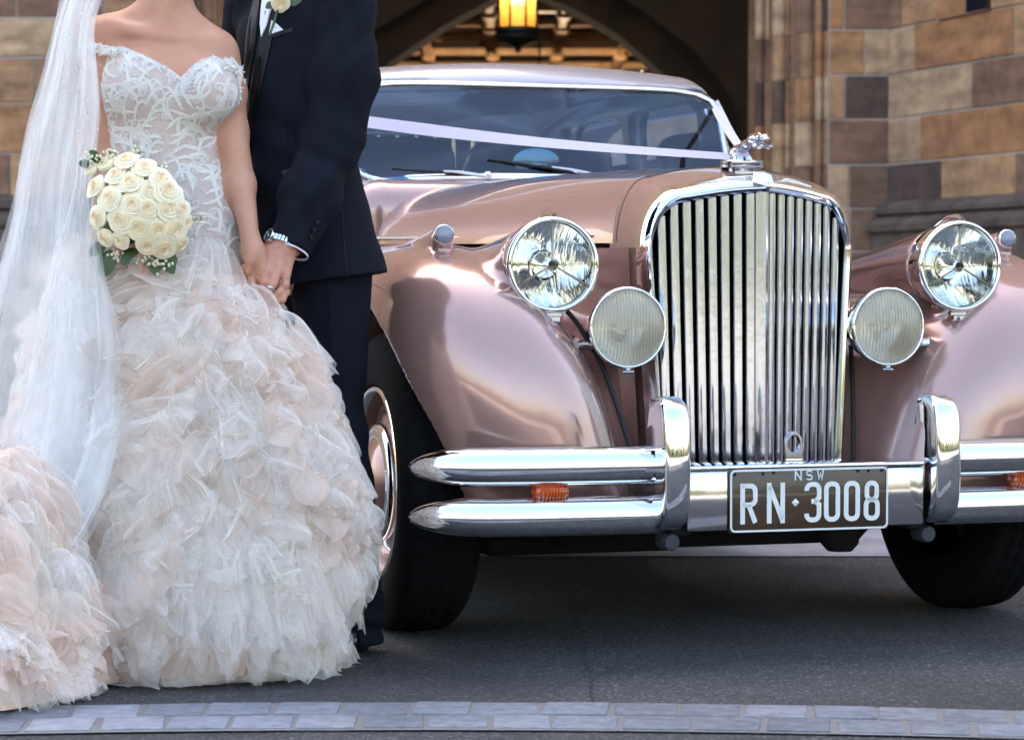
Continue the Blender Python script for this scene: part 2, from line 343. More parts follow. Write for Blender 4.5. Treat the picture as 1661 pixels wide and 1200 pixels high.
A = np.stack([pts + np.c_[-wd_, 0*wd_, 0*wd_ + .003], pts + np.c_[wd_, 0*wd_, 0*wd_ + .003]], 1)
mk('crack', grid(A), M['crackdark'], road, smooth=False)

strip = empty('paving_strip'); strip['kind'] = 'structure'
def ys(x): return 4.648 - .075*x*x - .025*x
xs = np.linspace(-2.2, 2.2, 60)
A = np.array([[(x, ys(x) - .292, .004), (x, ys(x) + .004, .004)] for x in xs]); mk('joint_bed', grid(A, flip=True), M['joint'], strip, smooth=False)
for r in range(2):
    x = -2.15 + r*.05
    while x < 2.1:
        wd_ = RN.uniform(.104, .122); g = RN.uniform(.006, .016); y1 = ys(x + wd_/2) - .005 - r*.143; dep = .13 + RN.uniform(-.004, .004)
        dx = (ys(x + wd_) - ys(x)); sk = RN.uniform(-.008, .008)
        V, F = box((0, 0, 0), (wd_, dep, .03), .003, 2); a = math.atan2(dx, wd_) + RN.uniform(-.012, .012)
        V[:, 0] += V[:, 1]*sk/dep
        c_, s_ = math.cos(a), math.sin(a); V = np.c_[V[:, 0]*c_ - V[:, 1]*s_ + x + wd_/2, V[:, 0]*s_ + V[:, 1]*c_ + y1 - dep/2, V[:, 2] - .0085 + RN.uniform(-.001, .0015)]
        if abs(x) < 1.5: mk('paving_stone', (V, F), M['sett'], strip, auto=40)
        x += wd_ + g

# ------------------------------------------------------------------ gatehouse
YF = 16.0
def zf(y, Y=YF): return CAMH + (HZ - y)/FPX*Y
def xf(px, Y=YF): return (px - 830.5)/FPX*Y
gate = empty('gatehouse', (0, YF, 0)); ORG[gate.name] = np.array([0, YF, 0.])
tag(gate, 'brown sandstone gatehouse with dark arched passage behind the car', 'building')
A0 = np.array([xf(1440), YF]); DC = np.array([.385, -.923]); NC = np.array([-.923, -.385])
A1 = A0 + DC*4.6
core = []
core.append(box((-9.1, YF + 3.2, 9), (13.84, 6.3, 18)))                                # left block
xr0, xr1 = xf(1342), A0[0]
core.append(box(((xf(1244) + .35 + 9)/2, YF + 3.26, 9), (9 - xf(1244) - .35, 6.3, 18)))           # right block behind the pier
poly = [A0 - NC*.17, A1 - NC*.17, (A1[0] + 8, A1[1]), (A1[0] + 8, YF + 3), (A0[0], YF + 3)]
n = len(poly); V = [(p[0], p[1], 0) for p in poly] + [(p[0], p[1], 18) for p in poly]
core.append((np.array(V, float), [list(range(n))[::-1], list(range(n, 2*n))] + [[i, (i+1) % n, n + (i+1) % n, n + i] for i in range(n)]))
core.append(box((0, YF + 2.0, 11.2), (4.2, 4.0, 13.6)))                                  # wall over the passage
core.append(box((0, YF + 5.2, 11.2), (4.4, 2.4, 13.6)))
mk('wall', join(*core), M['ashlar'], gate, smooth=False)
MORT = []
def block(o2, d2, n2, s0, s1, z0, z1, mat, proud, th=.06, name='stone_block', bev=.006):
    g = .006
    V, F = box(((s0 + s1)/2, -.018, (z0 + z1)/2), (s1 - s0 - 2*g, th, z1 - z0 - 2*g), bev, 1)
    P = np.zeros_like(V); P[:, 0] = o2[0] + d2[0]*V[:, 0] + n2[0]*(V[:, 1] + proud); P[:, 1] = o2[1] + d2[1]*V[:, 0] + n2[1]*(V[:, 1] + proud); P[:, 2] = V[:, 2]
    q = np.array([[o2[0] + d2[0]*s_ + n2[0]*.002, o2[1] + d2[1]*s_ + n2[1]*.002, z_] for s_, z_ in ((s0 - .001, z0), (s1 + .001, z0), (s1 + .001, z1), (s0 - .001, z1))]); MORT.append((q, [[0, 1, 2, 3]]))
    return mk(name, (P, F), mat, gate, smooth=False)
zr = [zf(y) for y in (450, 408, 338, 268, 195, 124, 51, -25, -95)]
def kx(px): k = (px - 830.5)/FPX; return (YF*k - A0[0])/(.385 + .923*k)
cant = {2: [(1430, 1527, 'drk'), (1527, 1647, 'ora'), (1647, 1760, 'brn')], 3: [(1430, 1492, 'tan'), (1492, 1700, 'ora'), (1700, 1800, 'brn')],
        4: [(1430, 1577, 'tan'), (1577, 1720, 'brn'), (1720, 1800, 'ora')], 5: [(1430, 1484, 'tan'), (1484, 1643, 'ora'), (1643, 1800, 'ora')],
        6: [(1430, 1461, 'brn'), (1461, 1522, 'ora'), (1606, 1800, 'ora')], 7: [(1430, 1500, 'brn'), (1500, 1800, 'ora')], 1: [(1430, 1560, 'brn'), (1560, 1800, 'brn')], 0: [(1430, 1500, 'brn'), (1500, 1800, 'drk')]}
for r, L in cant.items():
    for a, b, c in L:
        block(A0, DC, NC, max(kx(a), .0), kx(b), zr[r], zr[r+1], M[c], RN.uniform(-.004, .006))
pier = {0: [(1342, 1440, 'brn')], 1: [(1342, 1378, 'ora'), (1378, 1440, 'brn')], 2: [(1342, 1376, 'tan'), (1376, 1440, 'drk')], 3: [(1342, 1440, 'brn')], 4: [(1342, 1369, 'brn'), (1369, 1440, 'drk')],
        5: [(1342, 1400, 'ora'), (1400, 1440, 'tan')], 6: [(1342, 1367, 'ora'), (1367, 1440, 'brn')], 7: [(1342, 1440, 'tan')]}
for r, L in pier.items():
    for a, b, c in L: block((0, YF), (1, 0), (0, -1), xf(a), xf(b), zr[r], zr[r+1], M[c], RN.uniform(-.003, .006))
zl = [zf(y) for y in (470, 395, 319, 250, 169, 95, 31, -45)]
lw = {1: [(-60, 40), (40, 180), (180, 300)], 2: [(-60, 18), (18, 150), (150, 305)], 3: [(-60, 90), (90, 210), (210, 305)], 4: [(-60, 60), (60, 205), (205, 305)], 5: [(-60, 110), (110, 240), (240, 305)], 6: [(-60, 30), (30, 170), (170, 305)], 0: [(-60, 100), (100, 305)]}
for r, L in lw.items():
    for i, (a, b) in enumerate(L): block((0, YF), (1, 0), (0, -1), xf(a), xf(b), zl[r], zl[r+1], M[['brn', 'tan', 'brn', 'ora'][(r + 2*i) % 4]], RN.uniform(-.003, .006))
mk('mortar_bed', join(*MORT), M['mortar'], gate, smooth=False, kind='stuff')
# clustered jamb shafts, course by course
for side, (pa, pb), rows in ((1, (1246, 1342), zr), (-1, (392, 305), zl)):
    n = 8
    for k in range(n):
        s = k/(n - 1); x = xf(pa + (pb - pa)*s); y = YF + .62*(1 - s)**1.2 + (.05 if k % 2 else -.02); rad = (.034, .022, .05, .02, .03, .055, .024, .03)[k]
        for r in range(len(rows) - 1):
            c = ('brn', 'ora', 'tan', 'brn', 'drk', 'ora', 'tan', 'brn')[(r*3 + (k//3)) % 8]
            mk('shaft_stone', tube([(x, y, rows[r]), (x, y, rows[r+1] - .004)], rad, 12), M[c], gate, auto=50)
    q = [(xf(pa) - side*.02, YF + .66), (xf(pb), YF + .03), (xf(pb) + side*.1, YF + .9), (xf(pa) - side*.02, YF + 1.2)]
    V = [(x, y, z) for z in (0, 4.6) for x, y in q]
    mk('jamb', (V, [[0, 1, 5, 4], [1, 2, 6, 5], [2, 3, 7, 6], [3, 0, 4, 7]]), M['brn'], gate, smooth=False)
# weathered plinth moulding
def moulding(o2, d2, n2, L, name='plinth_moulding', z=zf(335), ext=0.0):
    pr = [(0, .0), (.10, -.055), (.10, -.085), (.07, -.10), (.16, -.155), (.16, -.20), (.12, -.22), (.12, -1.4), (0, -1.4)]
    A = np.array([[[o2[0] + d2[0]*s + n2[0]*(p + .02), o2[1] + d2[1]*s + n2[1]*(p + .02), z + q] for p, q in pr] for s in (-ext, L)])
    V, F = grid(A); F += [[i for i in range(len(pr))], [len(pr) + i for i in range(len(pr))][::-1]]
    return mk(name, (V, F), M['plinth'], gate, auto=25)
moulding(A0, DC, NC, 4.6, ext=-.02, z=zf(328)); moulding((xf(-60), YF), (1, 0), (0, -1), xf(300) - xf(-60), z=zf(318))
# slit window with splayed sill in the canted wall
sa, sb = kx(1522), kx(1606)
V = np.array([(sa, .0, zr[6]), (sb, .0, zr[6]), (sb, .0, zr[7]), (sa, .0, zr[7]), (kx(1549), -.10, zf(24, 15.2)), (kx(1592), -.10, zf(20, 15.2)), (kx(1592), -.10, zr[7]), (kx(1549), -.10, zr[7])])
P = np.c_[A0[0] + DC[0]*V[:, 0] + NC[0]*(V[:, 1] + .033), A0[1] + DC[1]*V[:, 0] + NC[1]*(V[:, 1] + .033), V[:, 2]]
wn = mk('window', (P, [[0, 1, 5, 4], [1, 2, 6, 5], [3, 0, 4, 7]]), M['ora'], gate, smooth=False)
P2 = P[[4, 5, 6, 7]].copy(); M['slit'] = pm('dark_window', (.01, .012, .02), .2)
mk('pane', (P2, [[0, 1, 2, 3]]), M['slit'], wn, smooth=False)
# passage: side walls, two orders of the inner arch, timber ceiling
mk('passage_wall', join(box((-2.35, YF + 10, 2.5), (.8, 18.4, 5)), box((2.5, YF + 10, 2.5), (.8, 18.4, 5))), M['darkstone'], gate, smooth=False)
arch = [(-1.55, 0), (-1.55, 1.6), (-1.46, 2.08), (-1.27, 2.45), (-1.012, 2.707), (-.569, 3.008), (-.14, 3.24), (.064, 3.36), (.273, 3.25), (.584, 3.11), (.89, 2.927), (1.257, 2.605), (1.46, 2.35), (1.6, 2.05), (1.66, 1.6), (1.66, 0)]
def archplate(off, y0, y1, name):
    inn = np.array(arch, float); c = np.array([.05, 1.2]); 
    ins = inn.copy(); ins[:, 0] = (inn[:, 0] - .05)*(1 + off/1.5) + .05; ins[:, 1] = np.where(inn[:, 1] > .1, inn[:, 1] + off*.8, 0)
    out = np.array([(np.clip(p[0]*1.9, -2.0, 2.15) if p[1] < 2.2 else p[0]*1.5, 0 if p[1] < .05 else (p[1] if p[1] < 2.2 else 5.0)) for p in inn])
    out[0] = (-2.0, 0); out[-1] = (2.15, 0); out[4] = (-2.0, 5.0); out[3] = (-2.0, 3.4); out[11] = (2.15, 5.0); out[12] = (2.15, 3.4)
    A = np.zeros((4, len(inn), 3))
    for i, (q, y) in enumerate(((out, y0), (ins, y0), (ins, y1), (out, y1))): A[i, :, 0] = q[:, 0]; A[i, :, 1] = y; A[i, :, 2] = q[:, 1]
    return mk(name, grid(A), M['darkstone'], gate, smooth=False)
mk('daylight_block', join(*[box((-1.9 + .25*k, 32.2, 2.0), (.24, .1, 4.0), .01) for k in range(17)]), M['boards'], gate, smooth=False)  # unseen end boards added to keep daylight out of the passage
archplate(.0, 20.0, 20.5, 'inner_arch'); archplate(.22, 19.5, 19.98, 'outer_arch_order')
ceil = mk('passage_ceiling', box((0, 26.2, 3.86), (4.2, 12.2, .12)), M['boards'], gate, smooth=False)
for Y in (21.0, 22.0, 22.95, 24.0, 25.25, 26.65, 28.25, 30.0): mk('ceiling_beam', box((0, Y, 3.625), (4.0, .20, .085), .02), M['timber'], ceil, smooth=False)
for k in range(-3, 4):
    x = -.226 + .746*k
    if abs(x) < 1.95:
        mk('ceiling_rib', box((x, 26.0, 3.60), (.10, 11.4, .10), .02), M['timber'], ceil, smooth=False)
        for Y in (22.95, 24.0, 25.25, 26.65, 28.25): mk('ceiling_boss', box((x, Y, 3.565), (.16, .26, .10), .03), M['timber'], ceil, smooth=False)

# ------------------------------------------------------------------ lantern
m = pm('amber_glow', (.9, .5, .08), .4); b = m.node_tree.nodes['Principled BSDF']; b.inputs['Emission Color'].default_value = (1, .40, .04, 1); b.inputs['Emission Strength'].default_value = .042; b.inputs['Alpha'].default_value = .55; M['amber'] = m
m = pm('lit_bulb', (1, .8, .4), .4); b = m.node_tree.nodes['Principled BSDF']; b.inputs['Emission Color'].default_value = (1, .72, .28, 1); b.inputs['Emission Strength'].default_value = 1.8; M['bulb'] = m
def lantern(lx, LY, zb_, energy, label):
    lan = empty('hanging_lantern', (lx, LY, zb_ - .19)); tag(lan, label, 'lantern', 'lanterns hanging in the passage'); ORG[lan.name] = np.array([lx, LY, zb_ - .19])
    zt_ = zb_ + .41; R_ = .155
    fr = [tube([(lx + R_*math.cos(a), LY + R_*math.sin(a), zb_), (lx + R_*math.cos(a), LY + R_*math.sin(a), zt_)], .011, 6) for a in [math.pi*(k + .5)/4 for k in range(8)]]
    fr += [lathe([(R_ + .02, 0), (R_ + .02, -.03), (R_, -.05), (R_ + .012, -.08), (R_*.8, -.105), (R_*.4, -.125), (.03, -.14), (.02, -.16), (.03, -.175), (0, -.19)], (lx, LY, zb_), (0, 0, 1), 16)]
    fr += [lathe([(0, .2), (.03, .19), (.05, .1), (R_ + .03, .02), (R_ + .03, -.02), (R_, -.02)], (lx, LY, zt_), (0, 0, 1), 16), tube([(lx, LY, zt_ + .18), (lx, LY, 4.4 if LY < 20 else 3.8)], .012, 6)]
    mk('frame', join(*fr), M['iron'], lan, auto=40)
    for k in range(8):
        a0, a1 = math.pi*(k + .5)/4, math.pi*(k + 1.5)/4; q = R_*.97
        mk('pane', ([(lx + q*math.cos(a0), LY + q*math.sin(a0), zb_), (lx + q*math.cos(a1), LY + q*math.sin(a1), zb_), (lx + q*math.cos(a1), LY + q*math.sin(a1), zt_), (lx + q*math.cos(a0), LY + q*math.sin(a0), zt_)], [[0, 1, 2, 3]]), M['amber'], lan, smooth=False)
    for dx in (-.035, .035): mk('bulb', lathe([(0, .04), (.022, .03), (.03, 0), (.02, -.03), (0, -.045)], (lx + dx, LY - .02, zb_ + .21), (0, 0, 1), 12), M['bulb'], lan)
    ll = bpy.data.lights.new('lantern_light', 'POINT'); ll.energy = energy; ll.color = (1, .76, .5); ll.shadow_soft_size = .08
    o = bpy.data.objects.new('lantern_light', ll); COL.objects.link(o); o.parent = lan; o.location = (0, 0, .19 + .28)
LY = 18.4
lantern(xf(840, LY), LY, zf(48, LY), 5, 'black iron lantern with glowing amber panes hanging high under the arch')
lantern(.3, 26.6, 2.15, 270, 'unseen second lantern added farther back in the passage to light its ceiling')  # added lamp out of view, brightens the ceiling beams

# ------------------------------------------------------------------ far trees across the lawn (seen in the chrome and the lamps)
rg = np.random.default_rng(3); V, F = [], []
for k in range(26):
    cx, cyy, h = -110 + k*8.5 + rg.uniform(-3, 3), rg.uniform(-95, -75), rg.uniform(5, 10.5); n = 420
    d = rg.normal(size=(n, 3)); d /= np.linalg.norm(d, axis=1)[:, None]; rr = rg.uniform(.4, 1, n)**.5
    c = np.c_[cx + d[:, 0]*rr*4.2, cyy + d[:, 1]*rr*3.6, h*.58 + d[:, 2]*rr*h*.42]; c[:, 2] = np.maximum(c[:, 2], .7)
    for p in c:
        a = rg.normal(size=3); a /= np.linalg.norm(a); x, y, _ = basis(a); s = rg.uniform(.3, .75); i = len(V)
        V += [p + s*x, p + s*y*.7, p - s*x, p - s*y*.7]; F.append([i, i+1, i+2, i+3])
    i = len(V); 
tl = mk('tree_line', (np.array(V), F), M['leaf'], smooth=False); tl['kind'] = 'stuff'; tag(tl, 'far green trees across the lawn mirrored in the chrome', 'trees')

# ================================================================== the car (frame: right u, back w, up z)
PAINT = pm('rose_brown_paint', lin(176, 139, 131), .20, .47, coat=1.0, coat_rough=.01)
CHROME = pm('chrome', (.80, .81, .83), .035, 1.0)
CHROME2 = pm('dull_chrome', (.46, .49, .55), .15, 1.0, bump=(35, .12, .002))
BLACK = pm('black_rubber', (.012, .012, .013), .7); DARK = pm('underbody_black', (.012, .012, .013), .85)
RUBBER = pm('tyre_rubber', (.007, .007, .008), .9, spec=.15, bump=(260, .25, .001))
ROOF_PALE = pm('pale_roof_finish', lin(164, 156, 162), .26, .45, coat=1.0, coat_rough=.01)  # roof tone: paler and greyer than the body colour
CREAM = pm('cream_enamel', lin(226, 205, 170), .35, coat=.5)
GLS = glass('clear_glass', (.93, .96, .97), 1.5); SCREEN = glass('windscreen_glass', (.34, .45, .60), 1.7, refl=(.74, .85, 1.0))  # windscreen: sky blue is put into the tint and reflection colour
car = empty('vintage_car', (OX, OY, 0), YAW)
tag(car, 'rose brown vintage saloon with tall chrome grille parked before the arch', 'car')
def mir(VF): V, F = VF; V = np.array(V, float); V[:, 0] *= -1; return V, [list(f)[::-1] for f in F]

# ---- front wings with faired headlamp nacelle and side lamp pod
WC, WZ, WR = .69, .352, .352                     # wheel centre (back, up) and radius
def f_wing(P):
    u, w, z = P[:, 0], P[:, 1], P[:, 2]
    zz = np.clip(z, .3, .95); uc = .555 + (zz - .46)*.30 + np.clip(w - .8, 0, 1)*.02
    back = np.clip(w - .85, 0, 2); zc = .912 - back*.42 - back**2*.12
    hw = .262 - .022*np.clip((zz - .6)/.3, 0, 1); pp = 2.6
    q = (np.abs((u - uc)/hw)**pp + (np.maximum(.68 - w, 0)/.535)**pp + (np.maximum(z - .50, 0)/np.maximum(zc - .50, .05))**2.2 + (np.maximum(.43 - z, 0)/.34)**pp)**(1/2.5)
    d = (q - 1)*.2
    d = smin(d, rc(P, (.50, .37, .857), (.50, .80, .835), .094, .055), .055)
    d = smin(d, rc(P, (.7075, .452, .923), (.70, .72, .895), .022, .012), .028)
    d = smax(d, -smax(np.hypot(u - .5, z - .858) - .0935, w - .362, .002), .004)
    cat = rbox(P, (.20, 1.15, .50), (.26, .66, .235), .10); d = smin(d, cat, .14)
    d = smax(d, (.012 - u), .005)
    well = smax(np.hypot(w - WC, z - WZ) - .425, .47 - u, .02); d = smax(d, -well, .014)
    d = smax(d, .27 - z, .02); d = smax(d, w - 1.82, .02)
    return d
Vw, Fw, Nw = nets(f_wing, (-.02, .1, .24), (.93, 1.86, 1.0), .0092)
mk('front_wing', (Vw, Fw), PAINT, car, normals=Nw)
N2 = Nw*np.array([-1, 1, 1]); Vl, Fl = mir((Vw, Fw)); mk('front_wing', (Vl, Fl), PAINT, car, normals=N2)

# ---- bonnet, its side panels, scuttle
def section(hw, zt, zb, n=2.7, m=28, crease=.0):
    pts = []
    for i in range(m + 1):
        th = math.pi/2*i/m; pts.append((hw*abs(math.sin(th))**(2/n), zb + (zt - zb)*abs(math.cos(th))**(2/n)))
    return pts
def loftsym(stations, m=28):
    A = []
    for w, hw, zt, zb, n in stations:
        h = section(hw, zt, zb, n, m); A.append([(-u, w, z) for u, z in h[::-1]] + [(u, w, z) for u, z in h[1:]])
    return np.array(A)
st = []
for w in np.linspace(.47, 1.80, 24):
    t = (w - .47)/1.33; st.append((w, .258 + .30*t**1.15, 1.078 + .036*t - .012*math.sin(math.pi*t), .912 + .02*t, 2.6))
st2 = [(w, hw - .008, .93, .60, 9.0) for (w, hw, zt, zb, n) in st]
mk('bonnet_side', grid(loftsym(st2, 20), flip=True), PAINT, car, auto=35)
for s in (-1, 1):
    pth = [(s*(hw + .004), w, zb + .018) for (w, hw, zt, zb, n) in st[3:]]
    mk('trim_strip', tube(pth, .006, 6), CHROME, car)
    p0 = np.array(pth[0]); mk('spear_tip', join(([p0 + (s*.008, .0, .014), p0 + (s*.008, .0, -.014), p0 + (s*.006, -.035, 0), p0 + (0, .0, .014), p0 + (0, 0, -.014), p0 + (0, -.03, 0)], [[0, 1, 2], [3, 5, 4], [0, 2, 5, 3], [1, 4, 5, 2], [0, 3, 4, 1]])), CHROME, car, smooth=False)

# ---- radiator shell and grille
GW0, GS = .262, .36                              # grille ridge plane and sweep of the V
def gw(u): return GW0 + GS*abs(u)
def outline(k, m=40):                            # half outline (u, z) from bottom to top centre; k: 0 opening, 1 outer lip
    e = .0 + .024*k; pts = []
    zb, zs = .400, .895
    for i in range(14): t = i/13; pts.append((.212 + .026*t + e, zb + (zs - zb)*t))
    for i in range(1, 15):
        a = math.pi/2*i/14; hw, zt = .238 + e, 1.021 + e*1.45; rr = .078
        pts.append((hw - rr + rr*math.cos(a), zs + (1.001 + e*1.3 - zs)*math.sin(a)))
    u0 = pts[-1][0]; z0 = pts[-1][1]
    for i in range(1, 13): t = i/12; pts.append((u0*(1 - t), z0 + (zt - z0)*(1 - (1 - t)**1.7)))
    return pts
def ring(pts, dw=0.0, sw=1.0):
    h = [(u, gw(u)*sw + dw, z) for u, z in pts]; return h + [(-u, w, z) for u, w, z in h[::-1][1:]]
o0, o1 = outline(0), outline(1.0)
def blend(a, b, t): return [(p[0] + (q[0] - p[0])*t, p[1] + (q[1] - p[1])*t) for p, q in zip(a, b)]
rows = [ring(o0, .06), ring(o0, .004), ring(blend(o0, o1, .12), -.008), ring(blend(o0, o1, .45), -.016), ring(blend(o0, o1, .8), -.010), ring(o1, .008)]
for t in (.15, .35, .6, .8, 1.0):                # wrap back to meet the bonnet
    r = []
    for (u, z) in o1:
        tt = max(0, (z - .88)/.17); up = .040*math.sin(t*math.pi/2)*min(tt, 1.3); wout = .012*math.sin(t*math.pi/2)
        r.append((u + wout*min(1, u/.2), gw(u) + .008 + (.53 - gw(u))*t, z + up))
    rows.append(r + [(-u, w, z) for u, w, z in r[::-1][1:]])
shell = mk('radiator_shell', grid(np.array(rows[:7]), flip=True), CHROME, car, auto=50)
mk('shell_cowl', grid(np.array(rows[6:]), flip=True), PAINT, car, auto=50)
# bonnet skin runs from the shell's rear outline to the scuttle section
def resamp(h, m=29):
    h = np.array(h, float); L = np.r_[0, np.cumsum(np.linalg.norm(np.diff(h, axis=0), axis=1))]; q = np.linspace(0, L[-1], m); return np.c_[np.interp(q, L, h[:, 0]), np.interp(q, L, h[:, 1])]
back = rows[-1][:len(o1)]; hp = [(u - .004*min(1, u/.2), z - .004) for u, w, z in back if z > .912]; hp = [(hp[0][0], .912)] + hp
h0 = resamp(hp[::-1]); A = []
for (w, hw, zt, zb, n) in st:
    t_ = (w - .47)/1.33; h1 = resamp(section(st[-1][1], st[-1][2], st[-1][3], 2.7)); b_ = t_**1.05; h = h0*(1 - b_) + h1*b_; h[:, 1] += .010*math.sin(math.pi*t_)*(h[:, 1] - .91)/.17
    A.append([(-u, w + .03*(1 - t_), z) for u, z in h[::-1]] + [(u, w + .03*(1 - t_), z) for u, z in h[1:]])
mk('bonnet', grid(np.array(A), flip=True), PAINT, car)
mk('bonnet_gasket', tube(np.array(A[0]) + (0, -.002, .001), .0045, 6), BLACK, car)
# painted side of the shell below the shoulder
for s in (-1, 1):
    A = []
    for z in np.linspace(.38, .90, 14):
        k = (z - .40)/.5; u0 = .212 + .026*k + .024 + .010
        A.append([(s*(u0 + .004), gw(u0) + .045, z), (s*(u0 + .014 + .012*k), gw(u0) + .12, z), (s*(u0 + .018 + .014*k), .60, z)])
    mk('shell_side', grid(np.array(A), flip=(s < 0)), PAINT, car)
rcp = ring(o0, .055); n_ = len(rcp); mk('radiator_core', (rcp + [(0, gw(0) + .055, .7)], [[i, i + 1, n_] for i in range(n_ - 1)] + [[n_ - 1, 0, n_]]), DARK, car, smooth=False)
def topz(u):
    for (a, b) in zip(o0[:-1][::-1], o0[1:][::-1]):
        pass
    us = np.array([p[0] for p in o0[13:]])[::-1]; zs = np.array([p[1] for p in o0[13:]])[::-1]
    return float(np.interp(abs(u), us, zs))
PITCH = .0272
for k in range(-8, 9):
    ut = k*PITCH; ub = k*PITCH*.93; hw = .0165 if k == 0 else .0102; dep = .034
    zt = topz(min(abs(ut), .236)) + .004; zb = .395; A = []
    prof = [(-hw, dep), (-hw, .006), (-hw*.75, .001), (-hw*.2, -.001 - (.004 if k == 0 else 0)), (hw*.2, -.001 - (.004 if k == 0 else 0)), (hw*.75, .001), (hw, .006), (hw, dep)]
    for z in (zb, zt):
        uu = ub + (ut - ub)*(z - zb)/(zt - zb)
        A.append([(uu + p, gw(uu) + q + GS*p*(0 if k == 0 else (1 if k > 0 else -1)) + .002, z) for p, q in prof])
    mk('grille_vane', grid(np.array(A)), CHROME2, shell, auto=30)
# crank-hole eyelet
a = [2*math.pi*i/28 for i in range(28)]; ec = C(1287, 724, .12)
A = []
for (ro, dy) in ((.0140, 0), (.0155, -.005), (.0200, -.005), (.0212, 0), (.0212, .006), (.0140, .006)):
    A.append([(ec[0] + ro*math.cos(t)*1.0, .12 + dy, ec[2] + .006 + (ro*1.32*math.sin(t) if (math.sin(t) > -.1 or ro < .0165) else -.036)) for t in a])
mk('crank_eyelet', grid(np.array(A), closev=True, closeu=True), CHROME, car, auto=40)
# filler cap, badge
cc = np.array([0, .392, 1.083])
mk('filler_cap', join(lathe([(0, -.03), (.03, -.03), (.034, .0), (.050, .002), (.052, .006), (.052, .016), (.050, .018), (.026, .019), (.024, .027), (0, .027)], cc, (0, 0, 1), 40)), CHROME2, car, auto=30)
fl = []
for i in range(9):
    t = (i - 4)/4; top = C(1236 + t*8, 281, .236); bot = C(1237 + t*16, 300 - abs(t)*3, .224)
    fl.append(tube([top + (0, .02, .002), (top + bot)/2 + (0, -.004, .004), bot], [.0022, .0035, .003], 6))
bd = mk('badge', join(*fl), CHROME, car)
for s in (-1, 1):
    wg = []
    for i in range(6):
        L = .035 + .095*(1 - i/7.0); z0 = 1.066 - i*.0035; w0 = .255 + .02*(6 - i)/6
        pth = [(s*.012, gw(0) - .012 + .008*i*0, 1.062 - i*.0028), (s*(.012 + L*.5), gw(.05) + .022 - i*.003, 1.064 - i*.003 - L*.06), (s*(.012 + L), gw(.1) + .022 - i*.003, 1.062 - i*.003 - L*.16)]
        wg.append(tube(pth, [.002, .0026, .0012], 5))
    mk('badge_wing', join(*wg), CHROME, bd)
# leaping-cat mascot
def f_cat(P):
    P = P.copy(); P[:, 2] = 1.10 + (P[:, 2] - 1.10)/.72
    y0, z0 = .0, .0
    g = lambda a, b, c: np.array([a, b, c])
    d = chain(P, [g(0, .435, 1.112), g(0, .41, 1.135), g(0, .36, 1.152), g(0, .31, 1.166), g(0, .285, 1.168)], [.013, .018, .014, .016, .012], .012)       # haunch, back, chest, neck
    d = smin(d, ell(P, (0, .262, 1.166), (.0115, .017, .012)), .008); d = smin(d, ell(P, (0, .245, 1.160), (.007, .010, .006)), .006)                  # head, muzzle
    for s in (-1, 1):
        d = smin(d, chain(P, [g(s*.010, .32, 1.158), g(s*.012, .285, 1.142), g(s*.011, .262, 1.134), g(s*.010, .248, 1.137)], [.009, .0065, .005, .0055], .006), .006)   # forelegs
        d = smin(d, chain(P, [g(s*.010, .42, 1.13), g(s*.014, .40, 1.115), g(s*.012, .425, 1.106), g(s*.012, .405, 1.101)], [.013, .009, .006, .006], .006), .008)      # hind legs
        d = smin(d, rc(P, (s*.008, .268, 1.176), (s*.009, .272, 1.181), .004, .002), .003)
    return smin(d, chain(P, [g(0, .44, 1.118), g(0, .475, 1.115), g(0, .50, 1.125)], [.006, .004, .003], .004), .006)
ms = solid('mascot', f_cat, (-.03, .225, 1.09), (.03, .515, 1.195), .0022, CHROME2, car)
mk('mascot_base', lathe([(0, 0), (.022, 0), (.024, .004), (.016, .008), (0, .008)], (0, .41, 1.100), (0, 0, 1), 24), CHROME, ms, auto=30)

